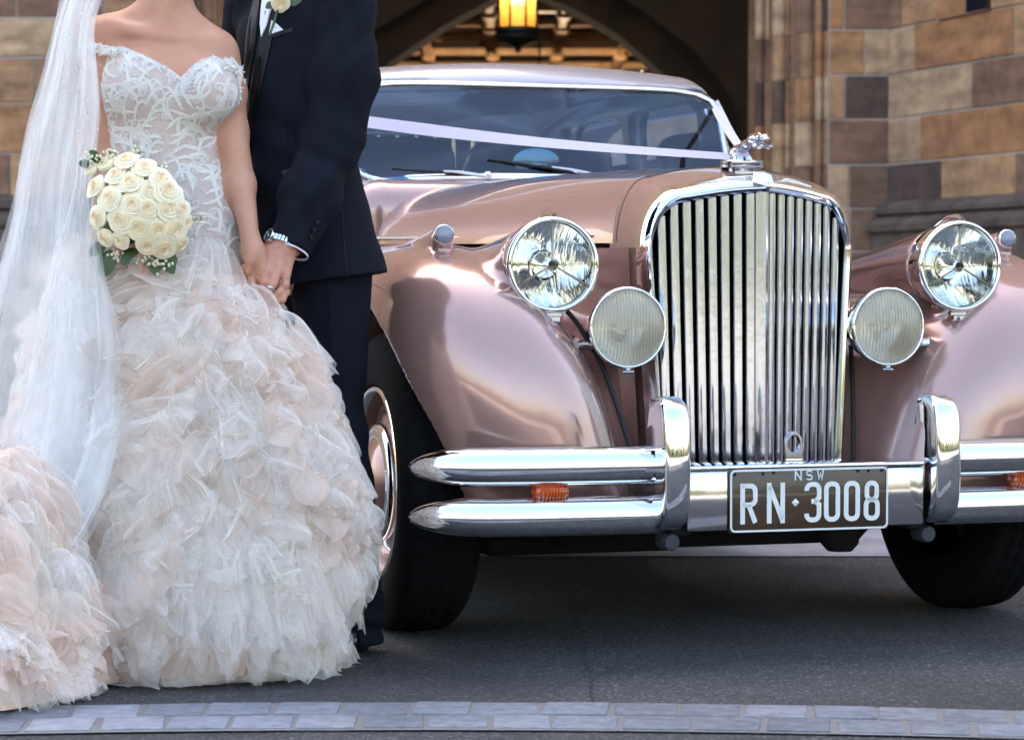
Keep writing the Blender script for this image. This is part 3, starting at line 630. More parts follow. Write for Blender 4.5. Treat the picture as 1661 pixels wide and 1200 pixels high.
# ---- headlamps
FLUTE = pm('reflector', (.86, .86, .82), .06, 1.0)
t = FLUTE.node_tree; tc = t.nodes.new('ShaderNodeTexCoord'); mp = t.nodes.new('ShaderNodeMapping'); mp.inputs['Scale'].default_value = (55, 3, 4); t.links.new(tc.outputs['Object'], mp.inputs[0])
nz = t.nodes.new('ShaderNodeTexNoise'); nz.inputs['Scale'].default_value = 1.0; nz.inputs['Detail'].default_value = 3; t.links.new(mp.outputs[0], nz.inputs[0])
bp = t.nodes.new('ShaderNodeBump'); bp.inputs['Strength'].default_value = .3; bp.inputs['Distance'].default_value = .01; t.links.new(nz.outputs[0], bp.inputs['Height']); t.links.new(bp.outputs[0], t.nodes['Principled BSDF'].inputs['Normal'])
ax = (0, -1, 0)
for s in (-1, 1):
    c = (s*.5, .28, .858); R_ = .1035
    hl = mk('headlamp', lathe([(R_*.86, -.085), (R_*.965, -.06), (R_*1.0, -.03), (R_*1.005, -.004)], c, ax, 64), CHROME, car)
    mk('rim', lathe([(R_*1.0, -.006), (R_*1.03, -.004), (R_*1.04, .004), (R_*1.02, .012), (R_*.965, .016), (R_*.925, .012), (R_*.915, .004), (R_*.90, -.004)], c, ax, 64), CHROME, hl)
    mk('reflector', lathe([(R_*.93, .002)] + [(R_*.93*q, -.075 + .075*q*q) for q in (.9, .75, .6, .45, .3, .15, 0)], c, ax, 64), FLUTE, hl)
    mk('lens', lathe([(R_*.925, .008), (R_*.8, .016), (R_*.6, .023), (R_*.4, .028), (R_*.2, .030), (0, .031)], c, ax, 48), GLS, hl)
    for a in (math.pi/2, math.pi*7/6, math.pi*11/6):
        p1 = np.array(c) + (R_*.9*math.cos(a), -.006, R_*.9*math.sin(a)); p0 = np.array(c) + (.014*math.cos(a), -.004, .014*math.sin(a))
        mk('tripod_bar', tube([p0, p0*.75 + p1*.25, p0*.15 + p1*.85, p1], [.0022, .0024, .0030, .0055], 8), CREAM, hl)
    mk('bulb_shield', lathe([(.030, -.062), (.029, -.05), (.020, -.03), (.015, -.006), (.014, .0), (.0095, .002), (.009, -.004), (0, -.005)], c, ax, 32), CHROME, hl, auto=40)
    mk('shield_eye', disc(np.array(c) + (0, -.0015, 0), ax, .0088, 20), DARK, hl)
    mk('top_spear', join(tube([(c[0], .262, c[2] + R_*1.03), (c[0], .285, c[2] + R_*1.10), (c[0], .33, c[2] + R_*1.10), (c[0], .40, c[2] + R_*.92)], [.006, .009, .008, .003], 10)), CHROME, hl)
    mk('lamp_clip', join(box((c[0], .28, c[2] - R_*1.07), (.046, .022, .012), .003), box((c[0], .274, c[2] - R_*1.17), (.034, .016, .014), .003), tube([(c[0] - .004, .264, c[2] - R_*1.17), (c[0] - .004, .258, c[2] - R_*1.17)], .004, 8)), CHROME2, hl, auto=30)

# ---- fog lamps on brackets
FOGR = pm('fog_reflector', (.85, .84, .80), .22, 1.0, bump=(18, .3, .01))
FOGG = glass('fog_glass', (.95, .95, .93), 1.5, .03, .42, lin(242, 226, 196))
FOG = pm('ribbed_fog_lens', lin(186, 180, 168), .22, coat=1.0, coat_rough=.03, noise=(6, lin(160, 150, 130), .25))
t = FOG.node_tree; tc = t.nodes.new('ShaderNodeTexCoord'); wv = t.nodes.new('ShaderNodeTexWave'); wv.inputs['Scale'].default_value = 45; t.links.new(tc.outputs['Object'], wv.inputs[0])
bp = t.nodes.new('ShaderNodeBump'); bp.inputs['Strength'].default_value = .18; bp.inputs['Distance'].default_value = .004; t.links.new(wv.outputs[0], bp.inputs['Height']); t.links.new(bp.outputs[0], t.nodes['Principled BSDF'].inputs['Normal'])
for s in (-1, 1):
    c = np.array((s*.3205, .285, .7175)); R_ = .0915
    fg = mk('fog_lamp', lathe([(0, -.10), (.03, -.098), (.06, -.085), (.082, -.05), (R_*.98, -.012), (R_, -.004)], c, ax, 56), CHROME, car)
    mk('rim', lathe([(R_*.99, -.006), (R_*1.01, .0), (R_*1.0, .007), (R_*.965, .010), (R_*.93, .008), (R_*.92, .001)], c, ax, 64), CHROME, fg)
    mk('lens', lathe([(R_*.935, .004), (R_*.8, .013), (R_*.6, .021), (R_*.4, .026), (R_*.2, .029), (0, .030)], c, ax, 48), FOGG, fg)
    mk('reflector', lathe([(R_*.93, .0)] + [(R_*.93*q, -.055 + .055*q*q) for q in (.9, .75, .6, .45, .3, .15, 0)], c, ax, 48), FOGR, fg)
    mk('bulb_cap', join(*[tube([c + (x_, -.0265*(1 - (x_/R_)**2) - .003, -math.sqrt(max(.0, (R_*.90)**2 - x_*x_))), c + (x_, -.030*(1 - (x_/R_)**2) - .003, 0), c + (x_, -.0265*(1 - (x_/R_)**2) - .003, math.sqrt(max(.0, (R_*.90)**2 - x_*x_)))], .0012, 4) for x_ in []] + [lathe([(.016, -.03), (.015, -.012), (.006, -.004), (0, -.003)], c, ax, 20)]), CHROME2, fg)
    mk('lens_ribs', join(*[tube([c + (x_, -.031*(1 - (x_/R_)**2 - (z_/R_)**2) - .002, z_) for z_ in np.linspace(-1, 1, 9)*math.sqrt((R_*.9)**2 - x_*x_)], .0011, 5) for x_ in np.arange(-.076, .077, .0076)]), FOGG, fg)
    mk('clip', join(box(c + (0, -.003, -R_*1.03), (.012, .01, .010), .002), box(c + (0, -.004, -R_*1.085), (.028, .008, .006), .002)), CHROME2, fg)
    mk('bracket', join(tube([c + (s*.06, .05, -.045), c + (s*.098, .03, -.040), c + (s*.118, .02, -.040)], [.010, .013, .014], 14), tube([c + (s*.098, .03, -.04), c + (s*.10, .12, -.02), c + (s*.10, .25, -.06)], .009, 8)), CHROME, fg, auto=40)
mk('cable', tube(spline([C(920, 505, .34), C(940, 530, .34), C(975, 590, .33), C(998, 650, .30), C(1022, 725, .27)], 24), .006, 8), BLACK, car)
mk('cable', tube(spline([C(1380, 560, .42), C(1383, 620, .40), C(1384, 680, .38), C(1384, 745, .36)], 16), .006, 8), BLACK, car)

# ---- side lamps on the wing pods
SIDE = pm('side_lamp_glass', lin(128, 132, 150), .15, coat=1.0)
for s in (-1, 1):
    c = (s*.7075, .43, .9265); o = mk('side_lamp', lathe([(.020, -.02), (.0225, -.006), (.0238, .0), (.0225, .005), (.0205, .006)], c, ax, 32), CHROME, car)
    mk('lens', disc(np.array(c) + (0, -.004, 0), ax, .0206, 28, .007), SIDE, o)

# ---- bumper
def bar(path, hh, dd, taper, m=16):
    P = spline(path, 44); A = []; L = np.r_[0, np.cumsum(np.linalg.norm(np.diff(P, axis=0), axis=1))]; L = L[-1] - L
    for i, p in enumerate(P):
        d = P[min(i+1, 43)] - P[max(i-1, 0)]; d[2] = 0; d /= np.linalg.norm(d); nrm = np.array([-d[1], d[0], 0]); nrm = nrm if nrm[1] < 0 else -nrm
        k = math.sqrt(max(1 - max(0, 1 - L[i]/taper)**2, 0)) if L[i] < taper else 1.0; k = max(k, .02)
        prof = [(-1, .35), (-1, .0), (-.93, -.35), (-.72, -.70), (-.42, -.92), (-.1, -.995), (.0, -1.02), (.1, -.995), (.42, -.92), (.72, -.70), (.93, -.35), (1, .0), (1, .35)]
        A.append([p + nrm*(-q*dd*(.35 + .65*k)) + np.array([0, 0, v*hh*k]) for v, q in prof])
    return grid(np.array(A), closev=True)
bum = empty('bumper', parent=car)
for s in (-1, 1):
    for zc in (.424, .317):
        pth = [(s*.322, .062, zc), (s*.45, .066, zc), (s*.60, .078, zc), (s*.71, .10, zc), (s*.79, .14, zc), (s*.845, .20, zc - .002)]
        mk('bumper_bar', bar(pth, .0415, .034, .15), CHROME, bum, auto=35)
    # overrider: a bent blade
    prof = spline([(.055, .285), (.015, .288), (-.022, .315), (-.036, .37), (-.038, .45), (-.030, .52), (-.012, .556), (.022, .572), (.060, .570)], 30); A = []
    n = len(prof); cenr = np.array((.10, .43))
    for i, (w, z) in enumerate(prof):
        row = []
        for (dx, dep) in ((-.030, .07), (-.030, .030), (-.030, .012), (-.026, .004), (-.018, 0), (.018, 0), (.026, .004), (.030, .012), (.030, .030), (.030, .07)):
            dirn = cenr - np.array((w, z)); dirn /= np.linalg.norm(dirn); row.append((s*.3185 + dx, w + dirn[0]*dep, z + dirn[1]*dep))
        A.append(row)
    mk('overrider', grid(np.array(A), flip=False), CHROME, bum, auto=50)
    mk('overrider_bolt', join(lathe([(.019, -.05), (.019, 0), (.016, .006), (0, .007)], (s*.305, .045, .258), ax, 24)), pm('grey_bolt', lin(58, 60, 68), .6, .2), bum, auto=40)
# number plate carrier and ledge
carr = mk('plate_carrier', box((0, .022, .347), (.562, .016, .130), .008, 2), pm('brushed_carrier', (.60, .60, .62), .10, 1.0, bump=(30, .06, .002)), bum, auto=40)
mk('carrier_ledge', join(box((0, .075, .418), (.562, .125, .012), .005, 2)), CHROME, bum, auto=40)
mk('bumper_iron', join(box((0, .09, .33), (.9, .03, .05), .006), box((-.28, .3, .30), (.05, .5, .06), .006), box((.28, .3, .30), (.05, .5, .06), .006)), DARK, car, smooth=False)
# number plate with pressed characters
PLB = pm('brown_plate', lin(76, 52, 28), .35, noise=(9, lin(44, 30, 18), .25), coat=.4); PLW = pm('plate_white', lin(226, 226, 224), .4)
zp = .3465; pl = mk('number_plate', box((0, .006, zp), (.376, .006, .138), .008, 2), PLB, car, auto=40)
def rr(x0, x1, z0, z1, r, n=5):
    out = []
    for cx, cz, a0 in ((x1 - r, z1 - r, 0), (x0 + r, z1 - r, 90), (x0 + r, z0 + r, 180), (x1 - r, z0 + r, 270)):
        for i in range(n + 1): a = math.radians(a0 + 90*i/n); out.append((cx + r*math.cos(a), cz + r*math.sin(a)))
    return out
def stroke(pts, wd, y, closed=False, th=.0016):
    P = np.array(pts, float); n = len(P); Lf, Rt = [], []
    for i in range(n):
        a = P[(i - 1) % n] if (closed or i > 0) else None; b = P[(i + 1) % n] if (closed or i < n - 1) else None; ds = []
        if a is not None: ds.append((P[i] - a)/max(np.linalg.norm(P[i] - a), 1e-9))
        if b is not None: ds.append((b - P[i])/max(np.linalg.norm(b - P[i]), 1e-9))
        d = sum(ds); d = d/max(np.linalg.norm(d), 1e-9); nr = np.array((-d[1], d[0])); k = 1/max(.55, abs(np.dot(nr, (-ds[0][1], ds[0][0]))))
        Lf.append(P[i] + nr*wd/2*k); Rt.append(P[i] - nr*wd/2*k)
    A = np.array([[(l[0], y, l[1]), (l[0], y - th, l[1]), (r[0], y - th, r[1]), (r[0], y, r[1])] for l, r in zip(Lf, Rt)])
    return grid(A, closeu=closed)
def glyph(ch, x, z, w, h, t):
    x0, x1, z0, z1 = x + t/2, x + w - t/2, z + t/2, z + h - t/2; zm = z + h*.52; r = w*.30; Z0, Z1 = z, z + h; out = []
    if ch == '0': out.append((rr(x0, x1, z0, z1, r), True))
    elif ch == '8': out += [(rr(x0 + .002, x1 - .002, zm, z1, r), True), (rr(x0, x1, z0, zm, r), True)]
    elif ch == '3':
        q = rr(x0, x1, zm, z1, r); q2 = rr(x0, x1, z0, zm, r); out.append(([(x0, z1 - h*.16)] + [p for p in q[6:12]][::-1] + q[0:6][::-1] + [(x1 - .0, zm + r*.6), (x1 - r*.8, zm)], False)); out.append(([(x1 - r*.8, zm), (x1, zm - r*.6)] + q2[18:24][::-1] + q2[12:18][::-1] + [(x0, z0 + h*.16)], False)); out.append(([(x1 - r*.7, zm), (x0 + w*.28, zm)], False))
    elif ch == 'R':
        q = rr(x0, x1, zm - .004, z1, r); out += [([(x0, Z0), (x0, Z1)], False), ([(x0, z1)] + q[0:6][::-1] + q[18:24][::-1] + [(x0, zm - .004)], False), ([(x0 + w*.35, zm - .004), (x1 + .000, Z0 + h*.03)], False)]
    elif ch == 'N': out += [([(x0, Z0), (x0, Z1)], False), ([(x1, Z0), (x1, Z1)], False), ([(x0 + .001, Z1 - h*.09), (x1 - .001, Z0 + h*.09)], False)]
    elif ch == 'S': q = rr(x0, x1, zm, z1, r); q2 = rr(x0, x1, z0, zm, r); out.append((q[2:12] + q[12:18] + [(x0 + r, zm), (x1 - r, zm)] + q2[0:6][::-1] + q2[18:24][::-1] + q2[14:18][::-1], False))
    elif ch == 'W': out.append(([(x0, Z1), (x0 + w*.2, Z0 + t*.3), (x + w/2, z + h*.7), (x1 - w*.2, Z0 + t*.3), (x1, Z1)], False))
    elif ch == 'E': out += [([(x0, Z0), (x0, Z1)], False), ([(x0, z1), (x1, z1)], False), ([(x0, z0), (x1, z0)], False), ([(x0, zm), (x1 - w*.1, zm)], False)]
    return out
x = -.163
for ch, w, adv in (('R', .040, .062), ('N', .042, .058), ('.', .018, .030), ('3', .040, .0465), ('0', .038, .0475), ('0', .038, .0475), ('8', .038, .0475)):
    if ch == '.':
        cx, cz = x + .009, zp - .006; mk('plate_diamond', ([(cx - .009, .002, cz), (cx, .002, cz - .009), (cx + .009, .002, cz), (cx, .002, cz + .009), (cx, -.0005, cz)], [[0, 1, 4], [1, 2, 4], [2, 3, 4], [3, 0, 4]]), PLW, pl, smooth=False)
    else: mk('plate_character', join(*[stroke(p, .0105, .0028, c) for p, c in glyph(ch, x, zp - .050, w, .088, .0105)]), PLW, pl, smooth=False)
    x += adv
for i, ch in enumerate('NSW'): mk('plate_letter', join(*[stroke(p, .0029, .0028, c) for p, c in glyph(ch, -.036 + i*.0262, zp + .042, .0165, .021, .0029)]), PLW, pl, smooth=False)
mk('plate_border', stroke(rr(-.1845, .1845, zp - .0655, zp + .0655, .010), .0042, .0028, True), PLW, pl, smooth=False)
for x_, z_ in ((-.11, .058), (-.085, .060), (.115, .060), (.14, .060), (-.176, .058), (.172, .060), (-.176, -.058)): mk('plate_bolt', disc((x_, .0025, zp + z_), ax, .0038, 10, .002), DARK, pl)
# amber indicators, between the bumper bars
AMB = pm('amber_lens', (.60, .095, .008), .15, coat=1.0, bump=(60, .3, .003))
for s, (px, py) in ((-1, (891, 797)), (1, (1690, 790))):
    c = np.array((s*abs(C(891, 797, .09)[0]), .085, C(891, 797, .09)[2])); A = []
    for i in range(25):
        tt = i/24*2 - 1; rx = math.sqrt(max(1 - abs(tt)**2.6, 0)); rb = (1 + .07*math.cos(i*math.pi)); A.append([c + (tt*.043, -.030*rx*rb*math.cos(a) - .0, .0235*rx*rb*math.sin(a)) for a in [math.pi*2*k/18 for k in range(18)]])
    mk('indicator', grid(np.array(A), closev=True), AMB, car, auto=50)

# ---- wheels
WHEELS = []
def tyre_mesh():
    prof = [(.220, -.070), (.232, -.088), (.262, -.098), (.295, -.098), (.322, -.090), (.338, -.078), (.345, -.070), (.3475, -.062), (.349, -.052), (.350, -.048), (.3505, -.036), (.351, -.030), (.3515, -.018), (.352, -.010), (.352, 0)]
    prof = prof + [(r, -t) for r, t in prof[:-1][::-1]]; n = 288; A = np.zeros((n, len(prof), 3))
    for i in range(n):
        a = 2*math.pi*i/n
        for j, (r, t) in enumerate(prof):
            if .336 < r:
                zig = .004*math.sin(i*math.pi/3 + t*60)
                if abs(abs(t) - .030) < .007 or abs(t) < .004: r -= .006; t += zig
                elif (i + int(t*55)) % 6 == 0: r -= .005
            A[i, j] = (t, r*math.cos(a), r*math.sin(a))
    return grid(A, closeu=True)
HUBC = pm('hub_paint', lin(150, 108, 100), .3, .6, coat=1.0); tyre_m = None
for s in (-1, 1):
    wh = mk('wheel', lathe([(.222, .062), (.214, .078), (.206, .070), (.20, .045), (.185, .040), (.165, .052), (.15, .060), (.06, .066), (0, .066)], (0, 0, 0), (s, 0, 0), 64), HUBC, car, loc=(s*.72, WC, WZ), auto=40)
    if tyre_m is None:
        tyre_m = mk('tyre', tyre_mesh(), RUBBER, wh, auto=35)
    else: share('tyre', tyre_m, wh)
    mk('rim_trim', lathe([(.226, .066), (.228, .082), (.220, .090), (.211, .083), (.207, .072)], (0, 0, 0), (s, 0, 0), 72), CHROME, wh)
    hc = mk('hub_cap', lathe([(.135, .060), (.139, .075), (.134, .083), (.124, .086), (.118, .083), (.112, .088), (.104, .086)], (0, 0, 0), (s, 0, 0), 64), CHROME, wh)
    mk('hub_disc', lathe([(.106, .084), (.09, .096), (.06, .107), (.03, .112), (0, .113)], (0, 0, 0), (s, 0, 0), 48), HUBC, hc)
    mk('hub_boss', lathe([(.036, .108), (.034, .118), (.024, .124), (0, .126)], (0, 0, 0), (s, 0, 0), 32), CHROME, hc)
    if s < 0:
        tx = []
        for q, ch in enumerate('EN'):
            a0 = math.radians(121 + q*11.0 - 4)
            for p, c in glyph(ch, 0, 0, .030, .034, .006):
                V, F = stroke(p, .006, 0, c, .002); r_ = .262 + V[:, 2]; an = a0 - math.radians(0) + (V[:, 0])/.28
                an = math.pi - an; tx.append((np.c_[-.0985 - .0 + V[:, 1], -r_*np.cos(math.pi - an), r_*np.sin(an)], F))
        mk('tyre_lettering', join(*tx), pm('tyre_letters', (.03, .03, .031), .6), wh, smooth=False)
mk('front_axle', join(tube([(-.6, WC, .33), (.6, WC, .33)], .03, 10), box((0, .62, .30), (.62, .12, .10), .02), tube([(-.5, .55, .28), (.5, .55, .28)], .015, 8), lathe([(0, -.03), (.03, -.028), (.046, -.01), (.05, .03), (.04, .06), (0, .065)], C(1362, 874, .5), (0, 0, 1), 20), box((.28, .50, .27), (.10, .08, .09), .02), box((-.2, .46, .275), (.5, .05, .04), .01)), DARK, car, auto=40)
mk('underbody', join(box((0, 2.75, .29), (1.42, 3.3, .20), .03), box((0, .95, .34), (.84, .9, .30), .05), box((-.30, .80, .20), (.5, .3, .06), .02)), DARK, car, smooth=False)  # floor set low and wide to deepen the shade under the car

# ---- body behind the scuttle, rear wings, rear wheels
def f_body(P):
    u, w, z = P[:, 0], P[:, 1], P[:, 2]
    hw = .60 + .06*np.clip((w - 1.7)/.5, 0, 1) - .10*np.clip((w - 3.7)/.9, 0, 1)**2; zt = 1.118 - .45*np.clip((w - 3.5)/1.1, 0, 1)**2
    q = np.stack([np.abs(u) - (hw - .1), np.abs(w - 3.15) - 1.33, np.abs(z - (zt + .34)/2) - ((zt - .34)/2 - .1)], 1)
    d = np.linalg.norm(np.maximum(q, 0), axis=1) + np.minimum(q.max(1), 0) - .1
    rw = ell(P*np.array([1, 1, 1]), (0, 3.72, .48), (1, 1, 1)); a = np.stack([(np.abs(u) - .66)/.20, (w - 3.72)/.72, (z - .40)/.50], 1); rw = (np.linalg.norm(a, axis=1) - 1)*.2
    d = smin(d, rw, .08); d = smax(d, -(smax(np.hypot(w - 3.72, z - WZ) - .40, .60 - np.abs(u), .02)), .02)
    cab = rbox(P, (0, 2.75, 1.0), (.50, .80, .42), .08); d = smax(d, -cab, .03)
    return smax(d, .3 - z, .02)
solid('body', f_body, (-.93, 1.68, .26), (.93, 4.75, 1.16), .022, PAINT, car)
for s in (-1, 1): share('tyre', tyre_m, car, (s*.70, 3.72, WZ))
# greenhouse: roof, pillars and window openings in one shell
WB, WT = 1.86, 2.02                              # windscreen foot and head
def f_top(P, grow=0.0):
    u, w, z = P[:, 0], P[:, 1], P[:, 2]; t = np.clip((z - 1.12)/.34, -.2, 1.2)
    w0 = WB + (WT - WB)*t - .02; w1 = 4.02 - .42*t**2; hw = .625 - .055*t; zt = 1.475 + .035*np.clip((w - 1.95)/.7, 0, 1) - .16*np.clip((w - 2.9)/.9, 0, 1)**2 - .03*(u/.5)**2
    r = .085; q = np.stack([np.abs(u) - hw + r, np.maximum(w0 - w, w - w1) + r, np.maximum(z - zt, 1.0 - z) + r], 1)
    return np.linalg.norm(np.maximum(q, 0), axis=1) + np.minimum(q.max(1), 0) - r - grow
def f_gh(P):
    u, w, z = P[:, 0], P[:, 1], P[:, 2]; d = smax(f_top(P), -f_top(P, -.032), .004)
    t = (z - 1.12)/.34
    scr = np.stack([np.abs(u) - .515, np.abs(w - 1.93) - .17, np.abs(z - 1.256) - .088], 1); scr = np.linalg.norm(np.maximum(scr, 0), axis=1) + np.minimum(scr.max(1), 0) - .062
    d = smax(d, -scr, .006)
    for (a, b) in ((2.14, 2.72), (2.80, 3.40)):
        sd = np.stack([np.abs(w - (a + b)/2) - (b - a)/2 + .05, np.abs(z - 1.265) - .07, .3 - np.abs(u)], 1); sd = np.linalg.norm(np.maximum(sd, 0), axis=1) + np.minimum(sd.max(1), 0) - .05
        d = smax(d, -sd, .006)
    bk = np.stack([np.abs(u) - .28, 3.5 - w, np.abs(z - 1.27) - .05], 1); bk = np.linalg.norm(np.maximum(bk, 0), axis=1) + np.minimum(bk.max(1), 0) - .05
    d = smax(d, -bk, .006); return smax(d, 1.098 - z, .01)
solid('roof', f_gh, (-.68, 1.80, 1.08), (.68, 4.1, 1.56), .0135, ROOF_PALE, car)
# windscreen: chrome surround and glass following the opening
def scr_pt(a, g=0.0):
    r = .062 + g; x0, z0 = .515, .088; c_, s_ = math.cos(a), math.sin(a); k = (abs(c_/(x0 + r))**7 + abs(s_/(z0 + r))**7)**(-1/7)
    u, z = c_*k, 1.256 + s_*k; t = (z - 1.12)/.34; w = WB + (WT - WB)*t - .022 + .0*u; return (u, w + .10*(u/.56)**4*.35, z)
N_ = 120; ang = [2*math.pi*i/N_ for i in range(N_)]
A = [[np.array(scr_pt(a, g)) + (0, dw, 0) for a in ang] for g, dw in ((-.008, .012), (-.007, -.006), (-.002, -.011), (.005, -.010), (.009, .0), (.009, .014))]
mk('windscreen_surround', grid(np.array(A), closev=True), CHROME, car)
A = [[np.array((0, WB + (WT - WB)*(1.262 - 1.12)/.34 - .018, 1.262))*(1 - k) + np.array(scr_pt(a, -.004))*k + (0, .004, 0) for a in ang] for k in (.002, .25, .5, .75, 1)]
mk('windscreen', grid(np.array(A), closev=True), SCREEN, car)
SCUT = [(-.60, 2.02, 1.108), (-.56, 1.93, 1.114), (-.40, 1.865, 1.122), (-.2, 1.842, 1.128), (0, 1.835, 1.129), (.2, 1.842, 1.128), (.40, 1.865, 1.122), (.56, 1.93, 1.114), (.6, 2.02, 1.108)]
mk('scuttle_moulding', tube(spline(SCUT, 50), .013, 10), CHROME, car)
mk('scuttle', grid(np.array([[(u, 1.80 + .0*k, z - .012) if k == 0 else (u*1.0, w + .02, z - .004) for k in (0, 1)] for u, w, z in spline(SCUT, 40)]), flip=True), PAINT, car)
for s, tip in ((-1, (-.42, 1.842, 1.148)), (1, (-.13, 1.862, 1.178))):
    p0 = np.array((s*.19, 1.832, 1.130)); tip = np.array(tip); mid = p0*.42 + tip*.58
    wi = mk('wiper', join(tube([p0, p0*.6 + tip*.4 + (0, -.012, .004), mid + (0, -.008, .003)], [.006, .0045, .003], 8), lathe([(.012, 0), (.011, .012), (0, .016)], p0, (0, -.5, 1), 16)), CHROME, car, auto=40)
    d = (tip - p0); d /= np.linalg.norm(d); mk('wiper_blade', tube([mid - d*.13 + (0, .004, -.004), mid + d*.0 + (0, .002, 0), tip + d*.05 + (0, .004, -.004)], [.004, .005, .003], 6), BLACK, wi)
# inside: mirror, steering wheel, dashboard, seats
LEATHER = pm('oxblood_leather', lin(96, 40, 34), .5, noise=(8, lin(70, 28, 26), .2)); WOOD = pm('walnut', lin(92, 54, 30), .35, coat=.6, noise=(9, lin(60, 34, 20), .2, (1, 6, 6)))
mc = C(870, 262, 1.99); mi = mk('mirror', lathe([(0, .012), (.03, .012), (.04, .006), (.042, 0)], (0, 0, 0), (0, 1, 0), 32), DARK, car, loc=mc)
for v in mi.data.vertices: v.co.x *= 1.75; v.co.z *= .95
g_ = mk('mirror_glass', lathe([(.041, -.001), (.03, -.003), (0, -.004)], (0, 0, 0), (0, 1, 0), 32), pm('mirror_silver', (.40, .48, .46), .1, 1.0), mi)
for v in g_.data.vertices: v.co.x *= 1.75; v.co.z *= .95
mk('mirror_stem', tube([(0, 0, -.03), (.0, .01, -.09)], .006, 8), CHROME, mi)
sc_ = np.array((-.34, 2.27, 1.085)); tl_ = np.array((0, -.86, .5)); tl_ /= np.linalg.norm(tl_); x_, y_, _ = basis(tl_)
sw = mk('steering_wheel', tube([sc_ + .205*(math.cos(a)*x_ + math.sin(a)*y_) for a in [2*math.pi*i/48 for i in range(49)]], .012, 8, cap=False), pm('dark_wheel', (.02, .022, .03), .4), car)
mk('spoke', join(*[tube([sc_, sc_ + .205*(math.cos(a)*x_ + math.sin(a)*y_)], .007, 6) for a in (0.3, 2.4, 4.5)], lathe([(.04, 0), (.035, .02), (0, .026)], sc_, -tl_, 20)), CHROME, sw)
mk('dashboard', join(box((0, 2.06, 1.04), (1.02, .16, .15), .02)), WOOD, car, auto=40)
mk('dash_top', box((0, 2.02, 1.117), (1.04, .24, .014), .004), DARK, car, smooth=False)
for s in (-1, 1):
    seat = mk('seat', box((s*.27, 2.78, 1.02), (.48, .16, .56), .06, 3), LEATHER, car, auto=50); mk('seat_cushion', box((s*.27, 2.55, .72), (.48, .46, .14), .05, 3), LEATHER, seat, auto=50)
mk('rear_seat', box((0, 3.45, .98), (1.0, .18, .5), .06, 3), LEATHER, car, auto=50)
for s in (-1, 1):
    for (a, b) in ((2.14, 2.72), (2.80, 3.40)):
        mk('side_window', ([(s*.608, a - .01, 1.13), (s*.608, b + .01, 1.13), (s*.585, b + .01, 1.40), (s*.585, a - .01, 1.40)], [[0, 1, 2, 3]]), GLS, car, smooth=False)
        mk('window_frame', tube([(s*.618, a, 1.14), (s*.598, a, 1.39), (s*.598, b, 1.39), (s*.618, b, 1.14), (s*.618, a, 1.14)], .008, 6), CHROME, car)

# ---- wedding ribbon from the mascot to both doors
SATIN = pm('white_satin', lin(216, 208, 234), .35, sheen=.3)
rb = empty('ribbon', (OX, OY, 0), YAW); tag(rb, 'white satin wedding ribbon stretched from the bonnet mascot across the windscreen', 'ribbon')
for (pa, pb, w0, w1) in (((0.012, .385, 1.109), C(560, 193, 1.96), .0075, .0165), ((.012, .385, 1.109), C(1158, 166, 2.12), .0075, .015)):
    pa, pb = np.array(pa), np.array(pb); A = []
    if pb[0] < 0: pa, pb = pa, pb
    for t_ in np.linspace(0, 1, 30):
        p = pa + (pb - pa)*t_ + np.array((0, 0, -.012*math.sin(math.pi*t_))); tw = .25*math.sin(t_*5); hw = w0 + (w1 - w0)*min(1, t_*1.3)
        wv_ = np.array((0, math.sin(tw), math.cos(tw))) if pb[0] < 0 else np.array((.86, -.2, .45))
        A.append([p + wv_*hw, p, p - wv_*hw])
    mk('ribbon_strand', grid(np.array(A)), SATIN, rb)
mk('ribbon_loop', lathe([(.0205, -.009), (.0215, 0), (.0205, .009)], (0, .405, 1.112), (0, 0, 1), 24), SATIN, rb)

# ================================================================== the bride
SKIN = pm('skin', lin(198, 148, 122), .48, spec=.35, noise=(22, lin(184, 130, 106), .3), bump=(160, .12, .001))
SKIN.node_tree.nodes['Principled BSDF'].inputs['Subsurface Weight'].default_value = .12; SKIN.node_tree.nodes['Principled BSDF'].inputs['Subsurface Radius'].default_value = (.02, .008, .004)
HAIR = pm('dark_hair', (.03, .018, .012), .5, bump=(90, .5, .004, (1, 1, .1)))
MAUVE = pm('mauve_bodice', lin(204, 184, 174), .6, noise=(30, lin(190, 168, 160), .3), sheen=.2)
LACE = pm('white_embroidery', lin(226, 220, 214), .5, sheen=.2); BEAD = pm('silver_beads', lin(226, 226, 232), .15, .15)
T_WHITE = tulle('white_tulle', (.97, .925, .89), .17, .30); T_IVORY = tulle('ivory_tulle', (.95, .87, .79), .20, .34); T_BLUSH = tulle('blush_tulle', (.93, .76, .67), .28, .42); T_VEIL = tulle('veil_tulle', (.95, .95, .955), .19, .32, (1.3, 1.0, 1))
UNDER = pm('blush_underskirt', lin(246, 222, 206), .8, noise=(7, lin(240, 204, 186), .25)); SATINW = pm('ivory_satin', lin(236, 230, 218), .4, sheen=.3)
YB = 5.20
LIPS = pm('lips', lin(176, 96, 92), .4); EYEW = pm('eye_white', lin(226, 222, 216), .2, coat=1.0); IRIS = pm('iris', (.06, .035, .02), .15, coat=1.0)
